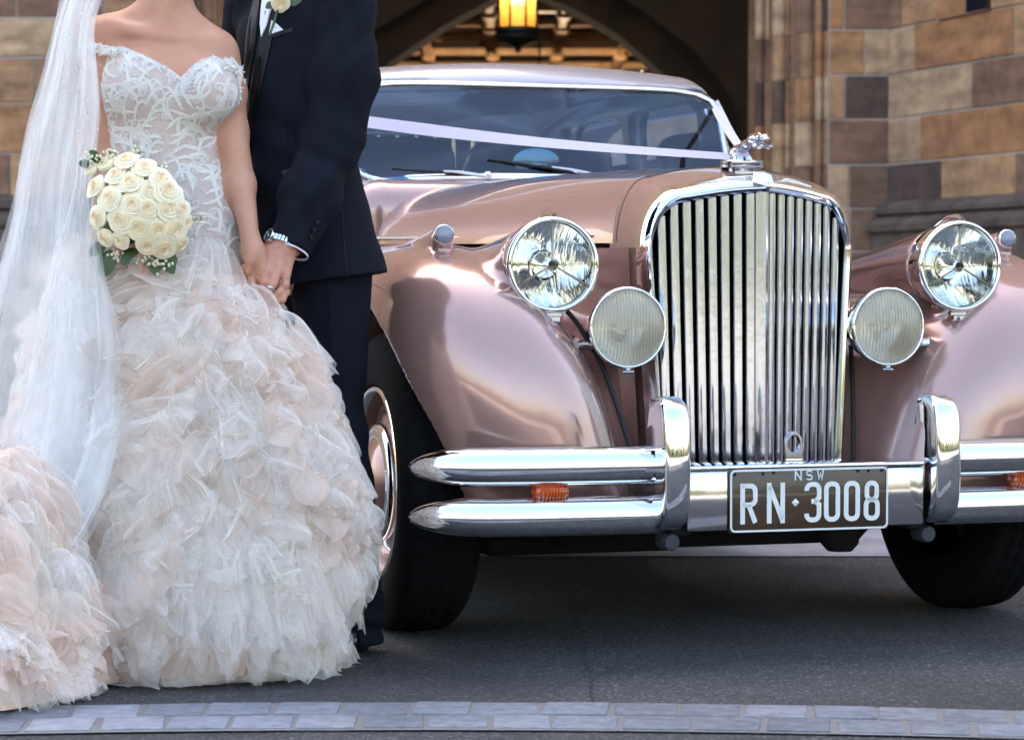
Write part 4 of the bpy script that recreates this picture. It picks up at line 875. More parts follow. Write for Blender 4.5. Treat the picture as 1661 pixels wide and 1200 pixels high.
class Head:                                      # a head with brow, eye sockets, nose, lips, chin and ears; frame right, forward, up
    def __init__(s, c, fwd, k=1.0):
        s.c = np.asarray(c, float); f = np.array((fwd[0], fwd[1], 0.)); s.f = f/np.linalg.norm(f); s.r = np.array((-s.f[1], s.f[0], 0.)); s.u = np.array((0, 0, 1.)); s.k = k
    def loc(s, P): q = (P - s.c)/s.k; return np.column_stack([q @ s.r, q @ s.f, q @ s.u])
    def pt(s, a, b, c): return s.c + s.k*(a*s.r + b*s.f + c*s.u)
    def field(s, P):
        q = s.loc(P); q[:, 0] = np.abs(q[:, 0]); d = ell(q, (0, -.005, .025), (.075, .094, .092)); d = smin(d, ell(q, (0, .030, -.045), (.056, .058, .070)), .04)
        d = smin(d, rc(q, (.010, .086, .030), (.048, .068, .030), .008, .007), .016); d = smax(d, -ell(q, (.032, .092, .007), (.0145, .012, .0052)), .007)
        d = smin(d, rc(q, (0, .084, .014), (0, .104, -.026), .007, .0115), .012); d = smin(d, ell(q, (.011, .094, -.030), (.008, .010, .007)), .006)
        d = smin(d, ell(q, (0, .083, -.055), (.023, .0085, .0055)), .004); d = smin(d, ell(q, (0, .082, -.066), (.019, .009, .006)), .004); d = smin(d, ell(q, (0, .068, -.098), (.022, .020, .017)), .025)
        d = smin(d, ell(q, (.046, .052, -.022), (.022, .024, .02)), .03)
        return smin(d, ell(q, (.077, -.012, -.008), (.008, .018, .030)), .008)*s.k
    def hair(s, P, low=-.2):
        q = s.loc(P); d = ell(q, (0, -.012, .034), (.087, .104, .103)); return smax(smax(d, (q[:, 1] - 1.15*q[:, 2] + .004)*.66, .015), low - q[:, 2], .01)*s.k
    def eyes(s, parent):
        for sg in (-1, 1):
            e = mk('eye', lathe([(0, -.011)] + [(.0115*math.sin(a), -.0115*math.cos(a)) for a in np.linspace(.2, 2.9, 12)] + [(0, .0115)], s.pt(sg*.032, .0715, .007), s.f, 20), EYEW, parent); mk('iris', disc(s.pt(sg*.032, .0715, .007) + s.f*.0102, s.f, .0052, 16, .0016), IRIS, e)
            mk('eyebrow', tube([s.pt(sg*.014, .0935, .030), s.pt(sg*.032, .0885, .036), s.pt(sg*.050, .074, .030)], [.003, .0034, .0016], 6, flat=.6), HAIR, parent)
    def lips(s, o):
        me = o.data; me.materials.append(LIPS); n = len(me.polygons); c = np.zeros(n*3); me.polygons.foreach_get('center', c); q = s.loc(c.reshape(-1, 3) + ORG[o.name]); m = ((q[:, 0]/.024)**2 + ((q[:, 2] + .060)/.0105)**2 < 1) & (q[:, 1] > .07); me.polygons.foreach_set('material_index', m.astype(np.int32))
bride = empty('person', tuple(W(330, 600, YB)[:2]) + (0,)); ORG[bride.name] = np.array(bride.location)
tag(bride, 'bride in beaded bodice, veil and ruffled white and blush tulle skirt holding a bouquet', 'person')
def B(px, py, d=0.0): return W(px, py, YB + d)
def bz(py, Y=YB): return W(0, py, Y)[2]
def rowsof(tab, Y, yc=0.0):
    out = []
    for r in tab:
        py, x0, x1, ry = r[:4]; c = r[4] if len(r) > 4 else yc
        out.append((bz(py, Y), W(x0, py, Y)[0], W(x1, py, Y)[0], Y + c, ry))
    return out
torso = Stack(rowsof([(58, 196, 336, .055, .01), (85, 172, 364, .078, .005), (110, 170, 376, .094, 0), (150, 172, 381, .102, 0), (190, 176, 369, .096, 0), (220, 178, 357, .09, 0), (240, 178, 353, .088, 0), (270, 172, 362, .092, 0), (310, 160, 383, .102, 0), (360, 148, 397, .114, 0), (450, 138, 408, .125, 0)], YB), .018)
ZT, ZL = bz(52), bz(445)
def f_torso(P, grow=0.0):
    d = smax(torso(P) - grow, P[:, 2] - ZT - grow, .07)
    for px, py in ((222, 146), (334, 152)):
        d = smin(d, ell(P, B(px, py, -.062), (.064, .052, .058)) - grow, .035)
    d = smin(d, smax(np.full(len(P), 1.0), P[:, 2], .001), .001)
    return d
BH = Head(B(292, -138, -.02), (.18, -1), .98)
def f_bride(P):
    d = f_torso(P)
    d = smin(d, rc(P, B(262, 48, .015), B(280, -45, .0), .050, .047), .045)                                 # neck
    for a, b in (((248, 22, .02), (172, 58, .01)), ((290, 28, .02), (350, 80, .01))): d = smin(d, rc(P, B(*a), B(*b), .028, .038), .05)
    for a, b in (((258, 58, -.052), (180, 44, -.03)), ((282, 62, -.052), (350, 72, -.03))): d = smin(d, rc(P, B(*a), B(*b), .007, .008), .03)   # collar bones
    d = smin(d, chain(P, [B(171, 62, .005), B(160, 130, .0), B(150, 235, -.03), B(178, 330, -.12), B(205, 400, -.17)], [.043, .037, .031, .027, .021], .02), .03)
    d = smin(d, chain(P, [B(350, 92, .005), B(372, 150, .0), B(378, 215, -.01), B(392, 300, -.05), B(404, 376, -.10)], [.042, .0345, .031, .028, .0205], .02), .03)
    d = smin(d, BH.field(P), .03)
    return d
def f_bhand(P):                                  # her right-of-picture hand inside his: palm and four visible fingers, thumb
    d = chain(P, [B(404, 376, -.10), B(412, 412, -.105), B(426, 440, -.10)], [.0205, .024, .022], .015)
    for pts in ([(410, 430, -.108), (405, 446, -.112), (413, 466, -.112), (424, 478, -.11)], [(424, 440, -.095), (420, 466, -.098), (436, 486, -.105), (444, 489, -.108)],
                [(436, 444, -.095), (462, 462, -.102), (452, 474, -.112), (438, 486, -.114)], [(438, 450, -.095), (464, 474, -.102), (458, 486, -.110), (446, 491, -.112)]):
        d = smin(d, chain(P, [B(*q) for q in pts], [.0085, .0078, .0072, .0062], .004), .006)
    return smin(d, chain(P, [B(414, 404, -.115), B(406, 424, -.125), B(402, 440, -.124)], [.011, .009, .007], .005), .01)
def f_bgrip(P):
    d = chain(P, [B(205, 400, -.17), B(214, 425, -.18)], [.021, .028], .015)
    for i in range(4): d = smin(d, chain(P, [B(222 + 2*i, 408 + 11*i, -.20), B(238, 412 + 11*i, -.222), B(228, 416 + 11*i, -.24)], [.0085, .008, .007], .004), .006)
    return smin(d, chain(P, [B(206, 405, -.20), B(224, 398, -.235)], [.01, .008], .005), .008)
V1, F1, N1 = nets(f_bride, B(110, 450, -.28) - .03, (W(430, 0, YB)[0], YB + .16, bz(-40)), .0065)
V4, F4, N4 = nets(f_bride, (BH.c[0] - .11, YB - .17, bz(-38)), (BH.c[0] + .11, YB + .14, bz(-260)), .0042)
V2, F2, N2_ = nets(f_bhand, B(380, 500, -.16), B(480, 360, -.05), .0024); V3, F3, N3 = nets(f_bgrip, B(190, 465, -.27), B(255, 385, -.12), .0032)
V, F = join((V1, F1), (V2, F2), (V3, F3), (V4, F4)); bb = mk('body', (V, F), SKIN, bride, normals=np.vstack([N1, N2_, N3, N4])); BH.lips(bb); BH.eyes(bb)
solid('hair', lambda P: smin(BH.hair(P), ell(P, BH.pt(0, -.115, -.03), (.052, .045, .048)), .03), BH.c - .19, BH.c + .16, .008, HAIR, bride)
# bodice with sweetheart neckline
nk = np.array([(150, 92), (172, 80), (188, 74), (205, 79), (230, 90), (255, 102), (282, 116), (304, 133), (316, 118), (332, 103), (352, 94), (372, 100), (386, 112)], float)
nkx = np.array([B(a, 0)[0] for a, b in nk]); nkz = np.array([bz(b) for a, b in nk])
def f_bodice(P): 
    d = smax(f_torso(P, .0055), P[:, 2] - np.interp(P[:, 0], nkx, nkz), .003); return smax(d, ZL - P[:, 2], .005)
bod = solid('bodice', f_bodice, (B(125, 0)[0], YB - .2, bz(450)), (B(420, 0)[0], YB + .18, bz(60)), .0055, MAUVE, bride)
# embroidery: scrolling stems with leaflets laid on the bodice
rg = np.random.default_rng(11); strips = []
def strip(pts, w0, lift=.0018): strips.append((np.array(pts, float), w0, lift))
def scroll(x, y, th, L, k0, k1, w):
    sg = -1 if k1 > 0 else 1
    pts = [(x, y)]; n = int(L/2.0)
    for i in range(n):
        th += (k0 + k1*(i/n)**3)*2.0; x += 2*math.cos(th); y += 2*math.sin(th); pts.append((x, y))
        if i > 1:
          for sd in (-1, 1):
            ph = th + sd*.75; ll = (7.6 - 4.0*i/n)*rg.uniform(.85, 1.15)*(1 if sd*sg > 0 else .75)
            strip([(x, y), (x + ll*.5*math.cos(ph), y + ll*.5*math.sin(ph)), (x + ll*math.cos(ph + sd*-.3), y + ll*math.sin(ph + sd*-.3))], 1.4)
    strip(pts[::2] if len(pts) > 6 else pts, w, .0028)
    if rg.random() < .55:
        for a in range(5): strip([(x, y), (x + 3.4*math.cos(a*1.256), y + 3.4*math.sin(a*1.256))], 2.0)
seeds = []
for tries in range(9000):
    x, y = rg.uniform(165, 410), rg.uniform(78, 445); dens = 12.5 if y < 240 else 14 + max(0, (y - 300)*.05)
    if 330 < x and y > 300 and rg.random() < .4: continue
    if all((x - a)**2 + (y - b)**2 > dens**2 for a, b in seeds): seeds.append((x, y))
for i, (x, y) in enumerate(seeds):
    cxx = 270; s_ = 1 if x > cxx else -1
    scroll(x, y, (-.9 if s_ > 0 else -2.2) + rg.uniform(-1.3, 1.3), rg.uniform(40, 72), (sg_ := rg.choice([-1, 1]))*rg.uniform(-.01, .03), sg_*rg.uniform(.22, .42), rg.uniform(2.6, 3.4))
for a, b in zip(nk[1:-1], nk[2:]):                 # thick beaded neckline
    for t_ in np.linspace(0, 1, 7):
        x, y = a + (b - a)*t_; th = rg.uniform(-3.1, 3.1); strip([(x - 4*math.cos(th), y + 3 - 3*math.sin(th)), (x, y + 3), (x + 4*math.cos(th), y + 3 + 3*math.sin(th))], 2.4, .003)
allp = []; meta = []
for pts, w0, lift in strips:
    d = np.gradient(pts, axis=0); nn = np.c_[-d[:, 1], d[:, 0]]; nn /= np.maximum(np.linalg.norm(nn, axis=1, keepdims=True), 1e-6); m_ = len(pts)
    tp = np.sin(np.linspace(.25, 1, m_)*math.pi*.93)[:, None]*.75 + .25
    allp.append(np.stack([pts + nn*w0*.5*tp, pts, pts - nn*w0*.5*tp], 1).reshape(-1, 2)); meta.append((m_, lift))
cat_ = np.vstack(allp); YL = YB - .09; XZ = np.c_[(cat_[:, 0] - 830.5)/FPX*YL, [bz(v, YL) for v in cat_[:, 1]]]
P_, G_, ok_ = march(f_bodice, XZ, YB - .32, YB + .05); ok_ &= (G_[:, 1] < -.22)
V, F, k = [], [], 0; n0 = 0
for (m_, lift) in meta:
    sl_ = slice(n0, n0 + 3*m_); n0 += 3*m_
    if not ok_[sl_].all(): continue
    q = P_[sl_].reshape(m_, 3, 3) + G_[sl_].reshape(m_, 3, 3)*np.array([.0004, lift, .0004])[None, :, None]
    v, f = grid(q); V.append(v); F += [[i + k for i in ff] for ff in f]; k += len(v)
em = mk('embroidery', (np.vstack(V), F), LACE, bod, kind='stuff')
def beads(cands, f, rad, name, parent, y0=YB - .32, mat=BEAD):
    XZ = np.c_[(cands[:, 0] - 830.5)/FPX*YL, [bz(v, YL) for v in cands[:, 1]]]; P, G, ok = march(f, XZ, y0, YB + .05); V, F = [], []
    for p, g, o in zip(P, G, ok):
        if not o or g[1] > -.2: continue
        p = p + g*rad*.7; i = len(V); r = rad*rg.uniform(.6, 1.2); V += [p + (r, 0, 0), p + (0, 0, r), p - (r, 0, 0), p - (0, 0, r), p + (0, -r, 0)]; F += [[i, i+1, i+4], [i+1, i+2, i+4], [i+2, i+3, i+4], [i+3, i, i+4]]
    return mk(name, (np.array(V), F), mat, parent, smooth=False, kind='stuff')
cnd = np.array(seeds)[rg.integers(0, len(seeds), 700)] + rg.normal(0, 5, (700, 2)); nl = np.vstack([np.array([a + (b - a)*t_ for t_ in rg.random(26)]) for a, b in zip(nk[1:-1], nk[2:])]) + rg.normal(0, 2.4, (26*(len(nk) - 2), 2)) + (0, 5)
vc = np.c_[rg.normal(306, 12, 120), rg.normal(146, 9, 120)]
beads(np.vstack([cnd, nl, vc]), f_bodice, .0019, 'beading', bod)
# off-the-shoulder straps
def strap(pts, wd, name='strap'):
    P = spline([B(*p) for p in pts], 26); V, F, k = [], [], 0
    for j in range(90):
        i = rg.integers(1, 25); p = P[i] + np.array((rg.normal(0, .002), -.002 - rg.random()*.004, rg.uniform(-wd, wd)*.5)); th = rg.uniform(0, 6.28); L = rg.uniform(.004, .010)
        a = np.array((math.cos(th), 0, math.sin(th)))*L; b_ = np.array((-math.sin(th), 0, math.cos(th)))*L*.32
        V += [p - a, p + b_, p + a, p - b_, p + (0, -.0022, 0)]; F += [[k, k+1, k+4], [k+1, k+2, k+4], [k+2, k+3, k+4], [k+3, k, k+4]]; k += 5
    A = np.array([[q + (0, -.0006, wd*.42), q + (0, -.002, 0), q + (0, -.0006, -wd*.42)] for q in P]); v, f = grid(A); V = np.vstack([np.array(V), v]); F += [[i + k for i in q] for q in f]
    return mk(name, (V, F), LACE, bod, smooth=False)
strap([(190, 84, -.085), (170, 82, -.07), (150, 76, -.05), (136, 78, -.02), (130, 86, .02), (145, 92, .055)], .022)
strap([(362, 104, -.085), (378, 106, -.065), (389, 118, -.035), (392, 135, -.01), (388, 150, .03)], .030)
strap([(386, 112, -.045), (389, 130, -.045), (388, 150, -.043), (386, 166, -.042)], .012, 'bead_fringe')

# ---- skirt: underskirt, hem, ruffles
sk_tab = [(420, 150, 396, .112), (450, 142, 408, .125), (520, 118, 456, .16), (600, 95, 498, .19), (700, 72, 530, .22), (800, 60, 556, .25), (900, 62, 578, .27), (1000, 100, 562, .275), (1075, 140, 548, .272), (1130, 156, 540, .265)]
skt = Stack(rowsof(sk_tab, YB - .03, .0), .03)
def skp(th, z, grow=0.0):                        # th: 0 faces the camera, + to the right of the picture
    x0, x1, yc, ry = skt.at(z); rx = (x1 - x0)/2 + grow; return np.array([(x0 + x1)/2 + rx*math.sin(th), yc - (ry + grow)*math.cos(th), z])
zt_, zb_ = bz(446), .012
A = np.array([[skp(2*math.pi*i/72, zt_ + (zb_ - zt_)*j/40, .006*math.sin(i*math.pi*2/72*17 + j*.1)*(j/40)) for i in range(72)] for j in range(41)])
skirt = mk('skirt', grid(A, closev=True), UNDER, bride)
A = np.array([[skp(2*math.pi*i/72, .10 - .093*j/6, .010 + .006*math.sin(i*1.1)) for i in range(72)] for j in range(7)])
mk('satin_hem', grid(A, closev=True), SATINW, skirt)
pools = {'w': [], 'i': [], 'b': []}
def ruffle(pool, p, n, down, Wd, L, g=.3, waves=3, amp=.02, flare=.35, curl=.3, nu=23, nv=9):
    n = np.asarray(n, float)/np.linalg.norm(n); down = np.asarray(down, float); down = down - n*np.dot(down, n)*.6; down /= np.linalg.norm(down); side = np.cross(n, down); side /= np.linalg.norm(side)
    ph = rg.uniform(0, 6.28, 6); A = np.zeros((nu, nv, 3)); uv = np.zeros((nu, nv, 2)); u0 = rg.uniform(0, 40, 2); fr_ = rg.uniform(.7, 1.4, 4)
    hem = [rg.uniform(-.10, .10) for _ in range(4)]
    for i in range(nu):
        s = i/(nu - 1) - .5
        for j in range(nv):
            t = j/(nv - 1); w = Wd*(g + (1 - g)*t**.75); hm = 1 + hem[0]*math.sin(s*9*fr_[0] + ph[0]) + hem[1]*math.sin(s*17*fr_[1] + ph[1])
            f = s*2*math.pi*waves + ph[2]; off = amp*(.25 + .75*t)*(math.sin(f + .9*math.sin(t*3 + ph[3])) + .45*math.sin(2.3*f*fr_[2] + ph[4] + 2*t))
            lat = .35*amp*(.3 + t)*math.cos(f*1.1 + ph[5])
            A[i, j] = p + side*(s*w + lat + .10*Wd*math.sin(t*2.4 + ph[3])*t) + down*(L*t*hm*(1 - .12*t*curl)) + n*(L*(flare*t - curl*.5*t*t) + off + .012)
            uv[i, j] = (u0[0] + s*Wd*8, u0[1] + t*L*8)
    v, f = grid(A); pools[pool].append((v, f, uv.reshape(-1, 2)))
def nrm(th, z): a = skp(th + .02, z) - skp(th - .02, z); b_ = skp(th, z + .01) - skp(th, z - .01); n = np.cross(a, b_); n /= np.linalg.norm(n); return n if n[1]*-math.cos(th) + n[0]*math.sin(th) > 0 else -n
def pick(w, i): r = rg.random(); return 'w' if r < w else ('i' if r < w + i else 'b')
Zs = np.linspace(.09, bz(455), 17)
for zi, z in enumerate(Zs):
    x0, x1, _, ry = skt.at(z); hgt = zi/16.0; m_ = int(8 + 6*(1 - hgt))
    for k in range(m_):
        th = -1.95 + 3.9*(k + rg.uniform(-.5, .5))/(m_ - 1); zz = z + rg.uniform(-.02, .02); nn = nrm(th, zz); p = skp(th, zz + .10, .004 + .022*rg.random())
        rot = rg.normal(0, .55 if hgt > .25 else .22); dn = np.array((math.sin(rot)*math.cos(th), math.sin(rot)*math.sin(th)*.4, -math.cos(rot)))
        L = rg.uniform(.11, .19) if hgt > .2 else rg.uniform(.12, .19); L = min(L, (p[2] - .012)/max(math.cos(rot), .3)/1.06)
        ruffle(pick(.40, .36) if hgt > .12 else pick(.40, .36), p, nn, dn, rg.uniform(.11, .23), L*1.1, rg.uniform(.3, .6), rg.uniform(1.4, 3.2), rg.uniform(.009, .02), rg.uniform(.10, .34), rg.uniform(.0, .5))
def puff(pool, p, n, ax_, Wd, L, bulge, waves, amp, nu=25, nv=13):          # gathered at both ends, blown out between
    n = np.asarray(n, float)/np.linalg.norm(n); d = np.asarray(ax_, float); d = d - n*np.dot(d, n); d /= np.linalg.norm(d); side = np.cross(n, d)
    ph = rg.uniform(0, 6.28, 6); A = np.zeros((nu, nv, 3)); uv = np.zeros((nu, nv, 2)); u0 = rg.uniform(0, 40, 2); e0, e1 = rg.uniform(.18, .4), rg.uniform(.3, .7)
    for i in range(nu):
        s = i/(nu - 1) - .5
        for j in range(nv):
            t = j/(nv - 1); b_ = math.sin(math.pi*t**.8)**.8; w = Wd*((e0*(1 - t) + e1*t) + (1 - (e0 + e1)/2)*b_); f = s*2*math.pi*waves
            off = bulge*b_*(1 - (1.7*s)**2*.8) + amp*(.35 + .65*b_)*(math.sin(f + ph[0] + 1.1*math.sin(2.5*t + ph[1])) + .5*math.sin(1.9*f + ph[2] + 2*t) + .25*math.sin(3.3*f + ph[5] - 3*t))
            A[i, j] = p + side*(s*w + .3*amp*math.cos(f + ph[3])) + d*(L*(t - .06*math.sin(f*.7 + ph[4])*t)) + n*(off + .01); uv[i, j] = (u0[0] + s*Wd*8, u0[1] + t*L*8)
    v, f = grid(A); pools[pool].append((v, f, uv.reshape(-1, 2)))
for k in range(90):
    z = .06 + (bz(470) - .06)*rg.random()**.8; th = rg.uniform(-1.5, 1.6); nn = nrm(th, z); a = rg.normal(0, .75); tn = np.array((math.cos(th), math.sin(th), 0)); dn = tn*math.sin(a) + np.array((0, 0, -math.cos(a)))
    L = min(rg.uniform(.10, .20), (z + .06)*1.0); puff(pick(.58, .28), skp(th, z + .06, .012 + .02*rg.random()), nn, dn, rg.uniform(.09, .19), L, rg.uniform(.020, .045), rg.uniform(1.5, 3.2), rg.uniform(.006, .012))
def ribbon_ruffle(pool, surf, a0, b0, da, db, L, wd, flare, amp, per, nv=8):   # a long strip of net sewn along a wandering line, its free edge gathered into flutes
    n = max(24, int(L/.0065)); ph = rg.uniform(0, 6.28, 9); A = np.zeros((n, nv, 3)); uv = np.zeros((n, nv, 2)); u0 = rg.uniform(0, 40, 2); wob = rg.uniform(.2, .5)
    P = []; 
    for i in range(n):
        t = i/(n - 1); P.append(surf(a0 + da*(t - .5) + .10*math.sin(5*t + ph[7])*wob, b0 + db*(t - .5) + .05*math.sin(7*t + ph[6])*wob))
    Q = np.array([p for p, _ in P])
    for i in range(n):
        p, nn = P[i]; s = i/(n - 1)*L; d = Q[min(i+1, n-1)] - Q[max(i-1, 0)]; d /= np.linalg.norm(d); pr = np.cross(nn, d); pr = pr if pr[2] < 0 else -pr; pr = pr + np.array((0, 0, -.35)); pr /= np.linalg.norm(pr); k = math.sin(math.pi*min(1, max(0, i/(n - 1)*.94 + .03)))**.35
        w = wd*k*(1 + .18*math.sin(s*17 + ph[5]) + .08*math.sin(s*61 + ph[4])); f1 = 2*math.pi*s/per + 1.6*math.sin(s*9 + ph[0]); f2 = 2*math.pi*s/(per*.57) + ph[1] + 1.3*math.sin(s*14 + ph[2])
        for j in range(nv):
            t = j/(nv - 1); fl = flare*(math.sin(t*1.9) if t < 1 else math.sin(1.9)); o = amp*t**.8*(math.sin(f1 + .7*t) + .55*math.sin(f2 - .9*t) + .25*math.sin(2.1*f1 + ph[3])); la = .55*amp*t*math.cos(f1*1.0 + .5)
            A[i, j] = p + pr*(w*t*(1 - .25*flare*t)) + nn*(.008 + w*fl*.75 + o) + d*la; uv[i, j] = (u0[0] + s*8, u0[1] + t*wd*8)
    v, f = grid(A); pools[pool].append((v, f, uv.reshape(-1, 2)))
ZT_ = bz(455)
def s_skirt(a, b): z = min(max(b, .05), ZT_); return skp(a, z, .012), nrm(a, z)
for lay, cnt in ((0, 60), (1, 52), (2, 30)):
    for k in range(cnt):
        z = .07 + (ZT_ - .09)*((k + rg.random())/cnt); a = rg.uniform(-1.5, 1.5); L = rg.uniform(.22, .5); sl_a = rg.normal(0, .6) if lay == 0 else rg.normal(1.05, .35); rx_ = .30; da = L*math.cos(sl_a)/rx_; db = L*math.sin(sl_a)*rg.choice([-1, 1])
        wd_ = rg.uniform(.08, .14) if lay == 0 else rg.uniform(.10, .18); wd_ = min(wd_, max(.05, z*.9)); big = 1 + .5*(lay > 0) + .5*(lay > 1); ribbon_ruffle((pick(.05, .35) if lay == 0 else (pick(.52, .34) if lay == 1 else pick(.82, .12))), s_skirt, a, z, da, db, L, wd_, rg.uniform(.25, .65) + .08*lay, rg.uniform(.009, .015)*big**.8, rg.uniform(.04, .06)*big)
for k in range(30):                              # loose puffs standing off the skirt
    z = rg.uniform(.18, bz(500)); th = rg.uniform(-1.2, 1.75); nn = nrm(th, z); a = rg.uniform(0, 6.28); dn = np.array((math.cos(a), 0, math.sin(a))) + nn*.5
    ruffle(pick(.72, .2), skp(th, z, .035), nn, dn, rg.uniform(.10, .18), rg.uniform(.07, .12), .35, rg.uniform(1.5, 3), .016, .55, .6)
for k in range(30):                              # long light panels near the hem and along the right edge
    th = rg.uniform(-1.1, 1.7); z = rg.uniform(.30, .42); nn = nrm(th, z)
    ruffle(pick(.5, .32), skp(th, z, .035), nn, (rg.normal(0, .2), 0, -1), rg.uniform(.07, .15), min(rg.uniform(.22, .34), z - .02), .5, rg.uniform(1, 2.2), .010, .20, .1, 13, 13)
for k in range(30):
    z = rg.uniform(.06, bz(560)); th = rg.uniform(1.15, 1.75); nn = nrm(th, z)
    ruffle('w', skp(th, z + .06, .02), nn, np.array((.30, -.1, -1.0)), rg.uniform(.07, .13), min(rg.uniform(.09, .15), (z + .05)/1.1), .35, 2, .010, .35, .2)
for (px, py, d, wd, L, rot) in ((275, 398, -.14, .20, .16, .2), (295, 415, -.12, .18, .19, .3), (330, 452, -.07, .16, .18, .55), (255, 405, -.17, .20, .15, .1), (205, 410, -.17, .20, .17, -.1), (165, 420, -.16, .2, .2, -.3), (295, 432, -.16, .24, .20, .32), (376, 512, -.08, .16, .15, .5), (240, 440, -.18, .22, .18, 0), (330, 470, -.11, .2, .2, .35)):
    ruffle('w', B(px, py, d), (0, -1, .15), (math.sin(rot), 0, -math.cos(rot)), wd, L, .35, rg.uniform(1.2, 2.2), .009, .12, .1, 19, 13)
    ruffle('i', B(px - 4, py + 18, d + .01), (0, -1, .15), (math.sin(rot), 0, -math.cos(rot)), wd, L, .35, rg.uniform(1.2, 2.2), .009, .12, .1, 15, 11)
# train gathered on the ground to the left
TC = np.array([W(-15, 1000, 4.82)[0], 4.82, 0.0]); TR = np.array([.25, .27, .44])
def trp0(th, ph): h = math.sin(ph); r = max(1 - h, 0)**.62*(1 + .10*math.sin(3*th + 1) + .06*math.sin(7*th)); return TC + TR*np.array((math.sin(th)*r, -math.cos(th)*r, h))
def trp(th, ph):
    ph = min(ph, 1.35); n = np.cross(trp0(th + .02, ph) - trp0(th - .02, ph), trp0(th, ph + .02) - trp0(th, ph - .02)); n /= np.linalg.norm(n); return trp0(th, ph), (n if n @ np.array((math.sin(th), -math.cos(th), .5)) > 0 else -n)
Ag = np.array([[trp(2*math.pi*i/40, math.pi/2*j/14)[0] + (0, 0, .01) for i in range(40)] for j in range(15)]); mk('train', grid(Ag, closev=True), UNDER, skirt)
for k in range(90):
    th = rg.uniform(-1.9, 1.9); p, nn = trp(th, rg.uniform(.1, 1.3)); a = rg.normal(0, .9); tn = np.array((math.cos(th), math.sin(th), 0)); puff(pick(.45, .2), p + nn*.01 + (0, 0, .04), nn, tn*math.sin(a) + np.array((0, 0, -math.cos(a))), rg.uniform(.09, .17), min(rg.uniform(.09, .16), p[2] + .04), rg.uniform(.02, .04), rg.uniform(1.5, 3), .009)
def s_train(a, b): return trp(a, min(max(b, .08), 1.5))
for k in range(46):
    ph_ = .12 + 1.25*(k + rg.random())/46; L = rg.uniform(.2, .45); sl_a = rg.normal(0, .6); ribbon_ruffle(pick(.5, .22), s_train, rg.uniform(-1.6, 1.6), ph_, L*math.cos(sl_a)/.2, L*math.sin(sl_a)/.25*rg.choice([-1, 1]), L, rg.uniform(.06, .11), rg.uniform(.3, .7), rg.uniform(.009, .015), rg.uniform(.035, .06))
for k in range(60):
    th = rg.uniform(-2.0, 2.0); ph = rg.uniform(.06, 1.45)**1.0; p, nn = trp(th, ph); a = rg.normal(0, .6); tan = np.array((math.cos(th), math.sin(th), 0))
    L = min(rg.uniform(.09, .17), (p[2] + .03)/1.1); L = max(L, .05); ruffle(pick(.42, .2), p + (0, 0, .03), nn, tan*math.sin(a) + np.array((0, 0, -math.cos(a))), rg.uniform(.08, .17), L, rg.uniform(.3, .6), rg.uniform(1.5, 3), rg.uniform(.008, .018), rg.uniform(.15, .4), rg.uniform(0, .5))
for k in range(36):                              # lowest blush folds pooled towards the camera
    th = rg.uniform(-1.5, 1.1); p, nn = trp(th, rg.uniform(.05, .3)); nn = np.array((nn[0], nn[1], .9)); tan = np.array((math.sin(th), -math.cos(th), -.10))
    ruffle('b' if rg.random() < .6 else 'w', p + (0, 0, .045), nn, tan, rg.uniform(.09, .16), rg.uniform(.06, .11), .5, rg.uniform(1.5, 3), .014, .05, .25)
SIL = np.array([(300, 395), (415, 398), (512, 482), (560, 522), (640, 552), (720, 570), (820, 602), (900, 627), (950, 606), (1000, 592), (1130, 594)], float)
def keep(v):                                     # the skirt stays clear of the clasped hands and of his trouser leg
    px = 830.5 + FPX*v[:, 0]/v[:, 1]; py = HZ - FPX*(v[:, 2] - CAMH)/v[:, 1]; return not (px > np.interp(py, SIL[:, 0], SIL[:, 1]) + np.interp(py, (480, 560, 880, 950), (3, 15, 18, 8))).any()
for key in pools: pools[key] = [q for q in pools[key] if keep(q[0])]
for key, mat, nm in (('w', T_WHITE, 'white_ruffles'), ('i', T_IVORY, 'ivory_ruffles'), ('b', T_BLUSH, 'blush_ruffles')):
    V, F = join(*[(v, f) for v, f, u in pools[key]]); V[:, 2] = np.maximum(V[:, 2], .006 + .004*np.abs(np.sin(V[:, 0]*90)))
    mk(nm, (V, F), mat, skirt, kind='stuff', uv=np.vstack([u for v, f, u in pools[key]]))

# ---- veil: falls from the head over her arm to the train
def veil(tab, name, seed, amp, nf, nu=110, nv=90, parent=None):
    r = np.random.default_rng(seed); T = np.array(tab, float); py = np.linspace(T[0, 0], T[-1, 0], nv); A = np.zeros((nu, nv, 3)); uv = np.zeros((nu, nv, 2)); ph = r.uniform(0, 6.28, 8); cs = [np.interp(py, T[:, 0], T[:, c]) for c in (1, 2, 3)]
    cs = [np.convolve(np.pad(c, 5, mode='edge'), np.ones(11)/11, 'valid') for c in cs]
    for j in range(nv):
        t = j/(nv - 1)
        for i in range(nu):
            s = i/(nu - 1); f = s*nf*2*math.pi
            o = amp*(math.sin(f + ph[0] + 2.6*math.sin(t*4.4 + ph[1]) + 2*t) + .55*math.sin(f*1.7 + ph[2] + 1.5*math.sin(t*5 + ph[3])) + .10*math.sin(f*3.7 + ph[4] + t*6))*(.55 + .6*t)
            o += .5*amp*math.sin(t*17 + s*5 + ph[5])*math.sin(s*6 + ph[6]); lx_ = 5*math.sin(f*.8 + ph[7] + 5*t)
            A[i, j] = W(cs[0][j] + (cs[1][j] - cs[0][j])*s + lx_*(.3 + t)*min(s, 1 - s)*4, py[j], cs[2][j] + o); uv[i, j] = (s*6 + seed, t*9)
    A[:, :, 2] = np.maximum(A[:, :, 2], .02)
    v, f = grid(A); return mk(name, (v, f), T_VEIL, parent or bride, uv=uv.reshape(-1, 2))
